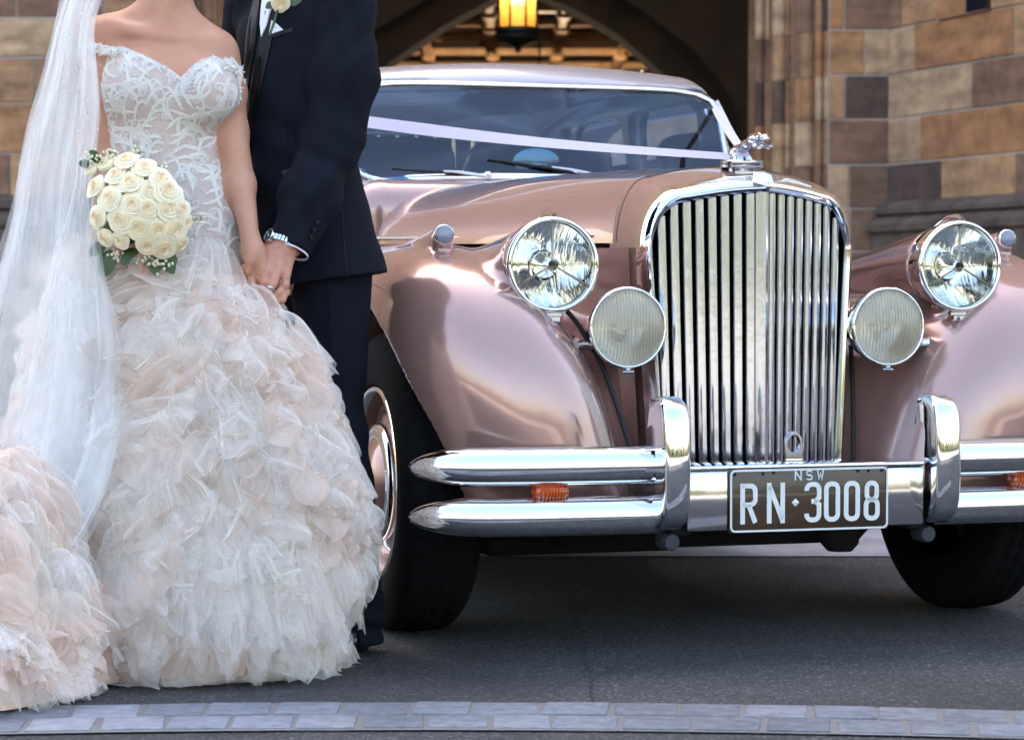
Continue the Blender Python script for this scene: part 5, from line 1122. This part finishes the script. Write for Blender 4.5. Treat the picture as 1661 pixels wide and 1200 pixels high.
vt = [(-215, 235, 330, 5.17), (-120, 160, 245, 5.17), (-60, 118, 200, 5.14), (0, 96, 152, 5.10), (80, 80, 150, 5.06), (160, 57, 168, 5.03), (235, 30, 160, 5.01), (300, 30, 140, 4.99), (360, 20, 142, 4.97), (430, 0, 165, 4.95), (520, -30, 190, 4.93), (620, -55, 205, 4.90), (740, -70, 190, 4.84), (860, -85, 150, 4.76), (960, -95, 60, 4.70)]
vl = veil(vt, 'veil', 5, .018, 2.2)
veil([(a, b + 4, c - 6, y + .035) for a, b, c, y in vt], 'veil_layer', 9, .020, 1.7, parent=vl)
veil([(a, b - 3 + 10*math.sin(a*.01), c - 2, y + .06) for a, b, c, y in [(a, b, c + (0 if a < 300 else 14), y) for a, b, c, y in vt[2:]]], 'veil_layer', 14, .018, 1.4, parent=vl)
veil([(255, 128, 160, 4.97), (300, 118, 150, 4.96), (380, 100, 160, 4.95), (440, 70, 170, 4.94), (520, 60, 180, 4.92), (600, 50, 190, 4.90), (740, 10, 180, 4.85), (880, -30, 120, 4.78), (950, -60, 50, 4.72)], 'veil_layer', 21, .010, 3, 60, 60, parent=vl)
def f_v(P): return P[:, 1] - 5.03
pb_ = np.c_[rg.uniform(90, 165, 90), rg.uniform(0, 215, 90)]; pb_ = pb_[(pb_[:, 0] > 95 - pb_[:, 1]*.22)]
V, F = [], []
for x, y in pb_:
    p = W(x, y, np.interp(y, [r[0] for r in vt], [r[3] for r in vt]) - .018); r = .0013*rg.uniform(.7, 1.4); i = len(V); V += [p + (r, 0, 0), p + (0, 0, r), p - (r, 0, 0), p - (0, 0, r), p + (0, -r, 0)]; F += [[i, i+1, i+4], [i+1, i+2, i+4], [i+2, i+3, i+4], [i+3, i, i+4]]
mk('veil_pearls', (np.array(V), F), BEAD, vl, smooth=False, kind='stuff')

# ================================================================== the groom
CLOTH = pm('navy_wool', (.0068, .0080, .0150), .9, spec=.15, noise=(180, (.005, .006, .0115), .3), bump=(420, .25, .0008)); CLOTH2 = pm('black_satin', (.004, .004, .006), .45, spec=.3)
SHIRT = pm('white_shirt', lin(232, 232, 240), .7); SHOE = pm('black_leather', (.008, .008, .01), .25, coat=.5)
STEEL = pm('watch_steel', (.62, .63, .64), .18, 1.0); FACE = pm('watch_face', (.03, .03, .035), .2, coat=.5)
YG = 5.36
groom = empty('person', tuple(W(520, 600, YG)[:2]) + (0,)); ORG[groom.name] = np.array(groom.location)
tag(groom, 'groom in dark navy suit holding hands with the bride, turned towards her', 'person')
def Gp(px, py, d=0.0): return W(px, py, YG + d)
jack = Stack(rowsof([(-20, 408, 590, .10, 0), (10, 396, 604, .125, 0), (50, 386, 604, .14, 0), (110, 384, 596, .15, 0), (170, 388, 582, .148, 0), (235, 392, 574, .14, 0), (300, 394, 588, .142, 0), (360, 400, 606, .148, 0), (420, 408, 624, .152, 0), (470, 414, 640, .154, 0)], YG), .02, p=2.3)
SLV = [(556, 15, -.085), (553, 125, -.11), (537, 228, -.13), (503, 318, -.185), (472, 397, -.225)]; SLR = [.072, .0715, .0625, .0565, .0475]
def hemz(P): return bz(462, YG) + (P[:, 0] - W(470, 0, YG)[0])*.17*0.75
def folds(P, k=.0):
    x, y, z = P[:, 0], P[:, 1], P[:, 2]
    return .0024*np.sin(z*46 + x*30 + 2*np.sin(z*17)) + .0018*np.sin(x*70 - z*38 + 1.3)
def f_jbody(P):
    d = smax(jack(P), P[:, 2] - bz(-8, YG), .08)
    d = smin(d, rc(P, Gp(470, -15, 0), Gp(556, 8, -.05), .06, .066), .06); d = smin(d, rc(P, Gp(470, -15, .03), Gp(412, 12, .06), .06, .06), .06)
    # cut-away front below the button, and the hem
    cut = rc(P, Gp(404, 420, -.15), Gp(398, 520, -.15), .02, .07); d = smax(d, -cut, .015)
    return smax(d + folds(P), hemz(P) - P[:, 2], .006)
def f_sleeve(P):
    z = P[:, 2]; d = chain(P, [Gp(*q) for q in SLV], SLR, .05); t = np.clip((bz(60, YG) - z)/.5, 0, 1)
    w = np.exp(-((z - bz(250, YG))/.07)**2)
    d = d + .0017*w*np.sin(z*100 + P[:, 0]*60) + .0024*np.sin(z*52 - P[:, 0]*80 + 1.5*np.sin(z*19)) + .0014*np.sin(z*31 + P[:, 0]*120)
    e = Gp(*SLV[-1]); dr = e - Gp(*SLV[-2]); dr /= np.linalg.norm(dr); return smax(d, (P - e) @ dr - .012, .004)
jk = solid('jacket', lambda P: smin(f_jbody(P), f_sleeve(P), .006), (W(370, 0, YG)[0], YG - .31, bz(480, YG)), (W(660, 0, YG)[0], YG + .2, bz(-70, YG)), .0062, CLOTH, groom)
# his other sleeve, behind the bride
fs2 = lambda P: chain(P, [Gp(412, 15, .06), Gp(398, 120, .09), Gp(392, 230, .10), Gp(380, 330, .06)], [.068, .062, .056, .05], .05)
solid('sleeve', fs2, (W(345, 0, YG)[0], YG - .06, bz(380, YG)), (W(440, 0, YG)[0], YG + .2, bz(-30, YG)), .009, CLOTH, jk)
def f_jall(P): return smin(f_jbody(P), f_sleeve(P), .006)
def patch(name, poly, mat, parent, f=f_jbody, lift=.003, YP=YG - .14, sub=10, edge=True):     # a cloth piece of the given outline laid on the surface
    p = np.array(poly, float); cx, cy_ = p.mean(0); n = len(p)
    m_ = 6; q = []
    for i in range(n):
        a, b_ = p[i], p[(i + 1) % n]
        for t_ in range(m_): q.append(a + (b_ - a)*t_/m_)
    q = np.array(q); rings = [q*k + np.array((cx, cy_))*(1 - k) for k in (1.0, 1.0, .96, .7, .4, .1)]; offs = [0.0005, lift, lift*1.1, lift, lift, lift]
    A = []
    for r_, o in zip(rings, offs):
        XZ = np.c_[(r_[:, 0] - 830.5)/FPX*YP, [bz(v, YP) for v in r_[:, 1]]]; P, G, ok = march(f, XZ, YG - .42, YG + .1); A.append(P + G*o)
    return mk(name, grid(np.array(A), closev=True, flip=True), mat, parent, auto=50)
patch('lapel', [(432, -10), (446, -10), (452, 14), (446, 45), (438, 90), (424, 150), (408, 205), (399, 236), (396, 215), (404, 165), (414, 105), (424, 50)], CLOTH2, jk, lift=.0045)
patch('lapel', [(408, -8), (420, -10), (420, 30), (412, 90), (403, 150), (397, 200), (394, 190), (396, 120), (400, 50)], CLOTH2, jk, lift=.004)
patch('shirt_front', [(428, -12), (444, -12), (441, 15), (434, 42), (426, 60), (424, 40)], SHIRT, jk, lift=.0085)
patch('pocket_welt', [(438, 57), (476, 46), (477, 52), (440, 63)], CLOTH2, jk, lift=.003)
patch('pocket_square', [(438, 57), (442, 33), (452, 40), (462, 50)], SHIRT, jk, lift=.0055)
patch('pocket_flap', [(456, 278), (475, 273), (477, 279), (458, 285)], CLOTH2, jk, lift=.003)
def button(px, py, r, name, f, parent):
    XZ = np.array([[(px - 830.5)/FPX*(YG - .14), bz(py, YG - .14)]]); P, G, ok = march(f, XZ, YG - .42, YG + .1)
    return mk(name, lathe([(r, 0), (r, .003), (r*.85, .0045), (0, .004)], P[0], G[0], 16), CLOTH2, parent, auto=40)
button(399, 243, .009, 'button', f_jbody, jk)
for px, py in ((521, 362), (516, 374), (511, 386)): button(px, py, .0055, 'cuff_button', f_sleeve, jk)
# dark seam lines, set as thin raised piping
for pts in ([(552, 320), (557, 380), (563, 455)], [(463, 200), (463, 240), (466, 272)]):
    q = spline([(a, b, 0) for a, b in pts], 24); XZ = np.c_[(q[:, 0] - 830.5)/FPX*(YG - .14), [bz(v, YG - .14) for v in q[:, 1]]]; P, G, ok = march(f_jbody, XZ, YG - .42, YG + .1); mk('seam', tube(P + G*.0004, .0011, 5), CLOTH2, jk)
# trousers
legA = Stack(rowsof([(425, 472, 606, .10, -.02), (470, 474, 604, .10, -.02), (560, 482, 599, .09, -.02), (650, 492, 590, .08, -.02), (700, 505, 598, .076, -.02), (800, 525, 608, .07, -.03), (900, 540, 618, .066, -.03), (1000, 548, 624, .064, -.03), (1052, 552, 626, .064, -.03)], YG), .03)
legB = Stack(rowsof([(425, 420, 530, .10, .08), (560, 415, 515, .09, .09), (700, 415, 500, .076, .09), (900, 430, 505, .066, .09), (1052, 432, 508, .064, .09)], YG), .03)
def f_leg(P, st_):
    z = P[:, 2]; d = st_(P); d = d + .0038*np.sin(z*38 + P[:, 0]*25 + 2*np.sin(z*13))*np.clip((.9 - z)/.5, .2, 1) + .004*np.exp(-((z - .07)/.06)**2)*np.sin(z*130 + P[:, 0]*40)
    x0, x1, yc, ry = st_.at(z); cx = x0 + (x1 - x0)*.52; d = d - .005*np.exp(-((P[:, 0] - cx)/.006)**2)*(P[:, 1] < yc)    # pressed crease
    return smax(smax(d, .022 - z, .004), z - bz(428, YG), .004)
solid('trousers', lambda P: smin(f_leg(P, legA), f_leg(P, legB), .01), (W(400, 0, YG)[0], YG - .17, .0), (W(640, 0, YG)[0], YG + .24, bz(420, YG)), .0085, CLOTH, groom)
for px, d in ((570, -.05), (462, .07)):
    b0 = W(px, 1050, YG + d); b0[2] = 0
    fsh = lambda P, b0=b0: smax(smin(ell(P, b0 + (.0, .02, .035), (.045, .07, .045)), ell(P, b0 + (-.045, -.085, .022), (.045, .09, .036)), .04), .004 - P[:, 2], .004)
    solid('shoe', fsh, b0 + (-.12, -.2, -.01), b0 + (.08, .12, .1), .008, SHOE, groom)
# shirt collar and cuff, watch
mk('shirt_collar', lathe([(.064, 0), (.066, .03), (.062, .055), (.058, .056), (.058, 0)], Gp(452, -28, -.02), (-.15, -.2, 1), 32), SHIRT, groom, auto=40)
e0 = Gp(*SLV[-1]); dr = e0 - Gp(*SLV[-2]); dr /= np.linalg.norm(dr)
mk('shirt_cuff', lathe([(.038, -.02), (.0395, .012), (.040, .0165), (.0385, .0165), (.036, -.01)], e0 + np.array((.004, 0, -.001)), dr, 32), SHIRT, groom, auto=40)
# body: head, neck, trunk inside the suit, arms, and the clasping hand
def Hh(cx, cy, d): return W(370 + cx/7.5, 360 + cy/7.5, YG + d)
GH = Head(Gp(446, -150, -.02), (-.75, -.7), 1.05)
def f_gbody(P):
    d = rc(P, Gp(470, 60, .0), Gp(500, 420, .0), .085, .09); d = smin(d, rc(P, Gp(460, 30, 0), Gp(452, -60, -.01), .058, .056), .05)
    d = smin(d, rc(P, Gp(410, 20, .05), Gp(550, 20, -.08), .045, .045), .04); d = smin(d, chain(P, [Gp(*q) for q in SLV], [.045, .042, .038, .033, .028], .02), .03)
    for a, m_, b_, dd in ((535, 545, 580, -.025), (470, 458, 468, .09)): d = smin(d, chain(P, [Gp(a, 440, dd), Gp(m_, 720, dd), Gp(b_, 1000, dd)], [.06, .036, .026], .03), .05)
    return smin(d, GH.field(P), .03)
KN = [(345, 555, -.262), (470, 588, -.270), (600, 608, -.268), (700, 640, -.258)]
def f_ghand(P):
    wr = Hh(672, 285, -.235); d = rc(P, Gp(*SLV[-1]), wr, .028, .0265); wrs = [Hh(560, 260, -.245), Hh(630, 275, -.25), Hh(700, 290, -.25), Hh(770, 330, -.24)]
    for a, k_ in zip(wrs, KN): d = smin(d, rc(P, a, Hh(*k_), .0125, .0105), .013)
    d = smin(d, rc(P, Hh(520, 300, -.235), Hh(380, 430, -.245), .014, .0125), .014)
    for pts, rs in (([KN[0], (372, 670, -.268), (425, 800, -.262), (450, 870, -.25)], [.0105, .0092, .0085, .0075]), ([KN[1], (440, 720, -.278), (445, 850, -.270), (470, 900, -.258)], [.0107, .0094, .0088, .0078]),
                    ([KN[2], (540, 760, -.280), (495, 870, -.272), (490, 920, -.26)], [.0104, .0092, .0086, .0075]), ([KN[3], (700, 760, -.266), (685, 880, -.262), (665, 930, -.255)], [.0095, .0082, .0076, .0066]),
                    ([(400, 410, -.248), (320, 480, -.262), (230, 545, -.268), (178, 590, -.268)], [.0125, .0108, .0092, .0072])):
        d = smin(d, chain(P, [Hh(*q) for q in pts], rs, .004), .0055)
    return d
V1, F1, N1 = nets(f_gbody, (W(395, 0, YG)[0], YG - .28, .08), (W(625, 0, YG)[0], YG + .2, bz(-60, YG)), .012)
V3, F3, N3 = nets(f_gbody, (GH.c[0] - .13, YG - .17, bz(-62, YG)), (GH.c[0] + .13, YG + .13, bz(-285, YG)), .0046)
V2, F2, N2_ = nets(f_ghand, Hh(120, 1000, -.32), (Hh(960, 0, 0)[0], YG - .19, Hh(0, 150, -.2)[2]), .0021)
V, F = join((V1, F1), (V2, F2), (V3, F3)); GSKIN = pm('skin_ruddy', lin(200, 146, 124), .5, spec=.4, noise=(60, lin(186, 122, 104), .25), bump=(300, .25, .0008)); GSKIN.node_tree.nodes['Principled BSDF'].inputs['Subsurface Weight'].default_value = .1
gb = mk('body', (V, F), GSKIN, groom, normals=np.vstack([N1, N2_, N3])); GH.lips(gb); GH.eyes(gb)
solid('hair', lambda P: GH.hair(P, -.05), GH.c - .16, GH.c + .17, .008, HAIR, groom)
# wedding ring, wristwatch
r0 = Hh(520, 788, -.279); rd = Hh(495, 870, -.272) - Hh(560, 700, -.278); mk('ring', lathe([(.0098, -.003), (.0107, -.0022), (.0107, .0022), (.0098, .003)], r0, rd, 28), STEEL, groom)
wc = Hh(655, 262, -.236); wdv = dr; xw, yw, _ = basis(wdv)
wa = mk('wristwatch', join(*[tube([wc + .0325*(math.cos(a)*xw + math.sin(a)*yw) - wdv*.006*q for q in (1, -1)], .0042, 6) for a in [2*math.pi*i/26 for i in range(26)]]), STEEL, groom, auto=40)
fn = np.array((-.55, -.45, .65)); fn = fn - wdv*np.dot(fn, wdv); fn /= np.linalg.norm(fn); fcn = wc + fn*.033
mk('watch_case', lathe([(.0145, -.004), (.0155, .002), (.0148, .006), (.0125, .007), (.012, .005)], fcn, fn, 28), STEEL, wa, auto=40); mk('watch_dial', disc(fcn + fn*.005, fn, .0122, 24), FACE, wa)
for a in (0.4, 2.2, 4.0): mk('watch_hand', tube([fcn + fn*.0064, fcn + fn*.0064 + .010*(math.cos(a)*xw*.0 + math.cos(a)*wdv + math.sin(a)*np.cross(fn, wdv))], .0009, 5), STEEL, wa)

# ================================================================== flowers
PETAL = [pm('cream_petal', lin(250, 232, 194), .6, sheen=.2, noise=(40, lin(250, 236, 206), .3)), pm('ivory_petal', lin(250, 237, 208), .6, sheen=.2), pm('peach_petal', lin(244, 218, 190), .6, sheen=.2)]
for m in PETAL: b = m.node_tree.nodes['Principled BSDF']; b.inputs['Subsurface Weight'].default_value = .25; b.inputs['Subsurface Radius'].default_value = (.01, .007, .004)
GREEN = pm('rose_leaf', (.035, .07, .018), .5, noise=(30, (.06, .10, .03), .3)); STEM = pm('stem', (.05, .10, .025), .6); BERRY = pm('tiny_blossom', lin(230, 224, 196), .6)
def rose(seed, open_=1.0):                       # facing -Y, radius about 1: petals wrapped round a dome
    r = random.Random(seed); V, F, mi = [], [], []; n = 0; ga = 2.399; K = 25
    def dome(x): return .62*math.sqrt(max(0, 1 - (x*.9)**2)) - .06
    for k in range(K):
        q = k/(K - 1); rad = .06 + .92*q**.9; a0 = k*ga + r.uniform(-.25, .25); span = (3.6 - 2.1*q**.6)*r.uniform(.9, 1.1); lip = .05 + .09*math.sin(math.pi*min(1, q*1.2 + .1))
        nu, nv = 11, 6; A = np.zeros((nu, nv, 3)); out = .10 + .12*q*open_
        for i in range(nu):
            s = i/(nu - 1)*2 - 1; a = a0 + s*span/2; e = 1 - abs(s)**3
            for j in range(nv):
                t = j/(nv - 1); rr_ = rad*(.86 + .10*t) + out*rad*t**3*e + .02*s*q; hh = dome(rad) - .10*(1 - t) + lip*e*math.sin(t*math.pi*.62) - .10*q*max(0, t - .7)*3.3*open_*e
                A[i, j] = (rr_*math.cos(a), -hh, rr_*math.sin(a))
        v, f = grid(A); V.append(v); F += [[x + n for x in g] for g in f]; n += len(v); mi += [2 if q < .2 else (0 if q < .6 else 1)]*len(f)
    v, f = lathe([(.0, dome(0) - .02)] + [(x, dome(x) - .05) for x in (.15, .3, .5, .7, .85, 1.0)] + [(.7, -.35), (.2, -.6)], (0, 0, 0), (0, -1, 0), 20); V.append(v); F += [[x + n for x in g] for g in f]; mi += [0]*len(f)
    return np.vstack(V), F, mi
ROSES = []
def rose_mesh(i):
    V, F, mi = rose(100 + i, (1.0, .7, 1.2, .85)[i]); me = bpy.data.meshes.new('rose'); me.from_pydata(V.tolist(), [], F); me.polygons.foreach_set('use_smooth', [True]*len(F)); me.polygons.foreach_set('material_index', mi)
    for m in PETAL: me.materials.append(m)
    return me
RM = [rose_mesh(i) for i in range(4)]
YQ = 4.985; bc = W(225, 338, YQ)
bq = empty('bouquet', tuple(W(222, 420, YQ + .02))); tag(bq, 'round bouquet of cream roses held by the bride', 'bouquet'); BO = np.array(bq.location); ORG[bq.name] = BO
lst = [(215, 290, 58), (345, 250, 72), (500, 232, 84), (650, 285, 74), (780, 375, 84), (250, 440, 88), (415, 350, 68), (530, 405, 78), (370, 535, 97), (690, 475, 78), (560, 592, 84), (675, 625, 84), (830, 475, 84), (840, 620, 84), (945, 630, 80), (270, 690, 80), (455, 712, 88), (605, 775, 84), (755, 785, 80), (895, 785, 84), (985, 735, 58), (330, 860, 68), (455, 880, 68), (670, 912, 80), (810, 932, 84), (940, 905, 66), (600, 500, 60), (900, 500, 70)]
rq = random.Random(5)
for i, (cx, cy_, rp) in enumerate(lst):
    px, py = 110 + cx/5.218, 220 + cy_/5.218; dx, dz = (px - 225)/92, -(py - 338)/92; rr2 = min(dx*dx + dz*dz, 1.0); y = YQ - .075*math.sqrt(max(1 - rr2, .05)) + (.012 if i > 25 else 0)
    p = W(px, py, y); R_ = rp/5.218*YQ/FPX*1.12; nrm_ = Vector((dx*.85, -max(.35, math.sqrt(1 - rr2)), dz*.85 + .1)).normalized()
    q = Vector((0, -1, 0)).rotation_difference(nrm_); o = bpy.data.objects.new('rose', RM[i % 4]); COL.objects.link(o); o.parent = bq; o.location = p - BO; o.rotation_mode = 'QUATERNION'
    from mathutils import Quaternion
    o.rotation_quaternion = q @ Quaternion((0, 1, 0), rq.uniform(0, 6.28)); k_ = R_*rq.uniform(1.04, 1.26); o.scale = (k_, k_*rq.uniform(.85, 1.1), k_)
core_ = mk('foliage_core', lathe([(.0, -.075), (.055, -.06), (.088, -.01), (.092, .02), (.06, .06), (.02, .09)], W(225, 338, YQ + .02), (0, 1, 0), 24), GREEN, bq)
def leafmesh(p, d, n, L, w):
    d = np.asarray(d, float)/np.linalg.norm(d); n = np.asarray(n, float); s = np.cross(d, n); s /= np.linalg.norm(s); A = []
    for j in range(6):
        t = j/5; ww = w*math.sin(math.pi*(t*.92 + .05)); A.append([p + d*L*t + s*ww - n*.1*L*t*t, p + d*L*t + n*(.06*L - .2*L*t*t), p + d*L*t - s*ww - n*.1*L*t*t])
    return grid(np.array(A))
for (px, py, ax_, L) in ((250, 412, (.1, -.3, -1), .045), (235, 408, (-.4, -.3, -1), .04), (265, 415, (.5, -.3, -.8), .045), (150, 268, (-1, -.2, .2), .03), (160, 262, (-.6, -.2, .8), .03), (222, 402, (-.5, -.4, -.6), .05), (275, 408, (.2, -.4, -.9), .04), (246, 330, (0, -1, 0.2), .02), (172, 392, (-.7, -.2, -.6), .045), (180, 405, (-.3, -.2, -1), .06), (242, 318, (.3, -.6, .4), .03)):
    mk('leaf', leafmesh(W(px, py, YQ - .02), ax_, (0, -1, .3), L, L*.34), GREEN, bq)
def sprig(c, n, sp, name='blossom_sprig', parent=bq, up=1):
    parts = []; pr = []
    for i in range(n):
        p = c + np.array((rq.gauss(0, sp), rq.gauss(-.005, .006), abs(rq.gauss(0, sp))*up)); parts.append(lathe([(0, .0035), (.0028, .0018), (.0032, 0), (.002, -.003), (0, -.0035)], p, (rq.random() - .5, -.6, 1), 7)); pr.append(tube([c, p], .0007, 4))
    o = mk(name, join(*parts), BERRY, parent); mk('sprig_stem', join(*pr), STEM, o); return o
for (px, py, n, sp, up) in ((160, 265, 22, .013, 1), (182, 256, 14, .010, 1), (225, 252, 8, .008, 1), (258, 420, 20, .012, -1), (240, 416, 14, .010, -1), (190, 408, 16, .009, -1), (325, 362, 8, .008, 1), (268, 272, 6, .008, 1)): sprig(W(px, py, YQ - .03), n, sp, up=up)
mk('stems', join(*[tube([W(225, 380, YQ + .01) + np.array((.01*math.cos(k), .01*math.sin(k), 0)), W(215, 430, YQ + .04) + np.array((.012*math.cos(k), .012*math.sin(k), 0)), W(205, 480, YQ + .07) + np.array((.014*math.cos(k), .014*math.sin(k), 0))], .0035, 6) for k in range(7)]), STEM, bq)
# boutonniere on his lapel
YQ2 = YG - .165; bo = empty('boutonniere', tuple(W(450, 20, YQ2))); tag(bo, 'single cream rosebud boutonniere pinned to the navy lapel', 'flower'); ORG[bo.name] = np.array(bo.location)
o = bpy.data.objects.new('rosebud', RM[1]); COL.objects.link(o); o.parent = bo; o.location = W(455, 4, YQ2) - np.array(bo.location); o.scale = (.021,)*3; o.rotation_euler = (.5, .2, .3)
for (px, py, d, L) in ((465, 8, (1, -.2, .6), .035), (468, 2, (1, -.2, .1), .03), (446, 4, (-.6, -.2, -.4), .025)): mk('leaf', leafmesh(W(px, py, YQ2 + .006), d, (0, -1, .1), L, L*.35), GREEN, bo)
mk('stem', tube([W(452, 12, YQ2), W(446, 32, YQ2 + .002), W(438, 56, YQ2 + .006)], .0028, 8), STEM, bo)
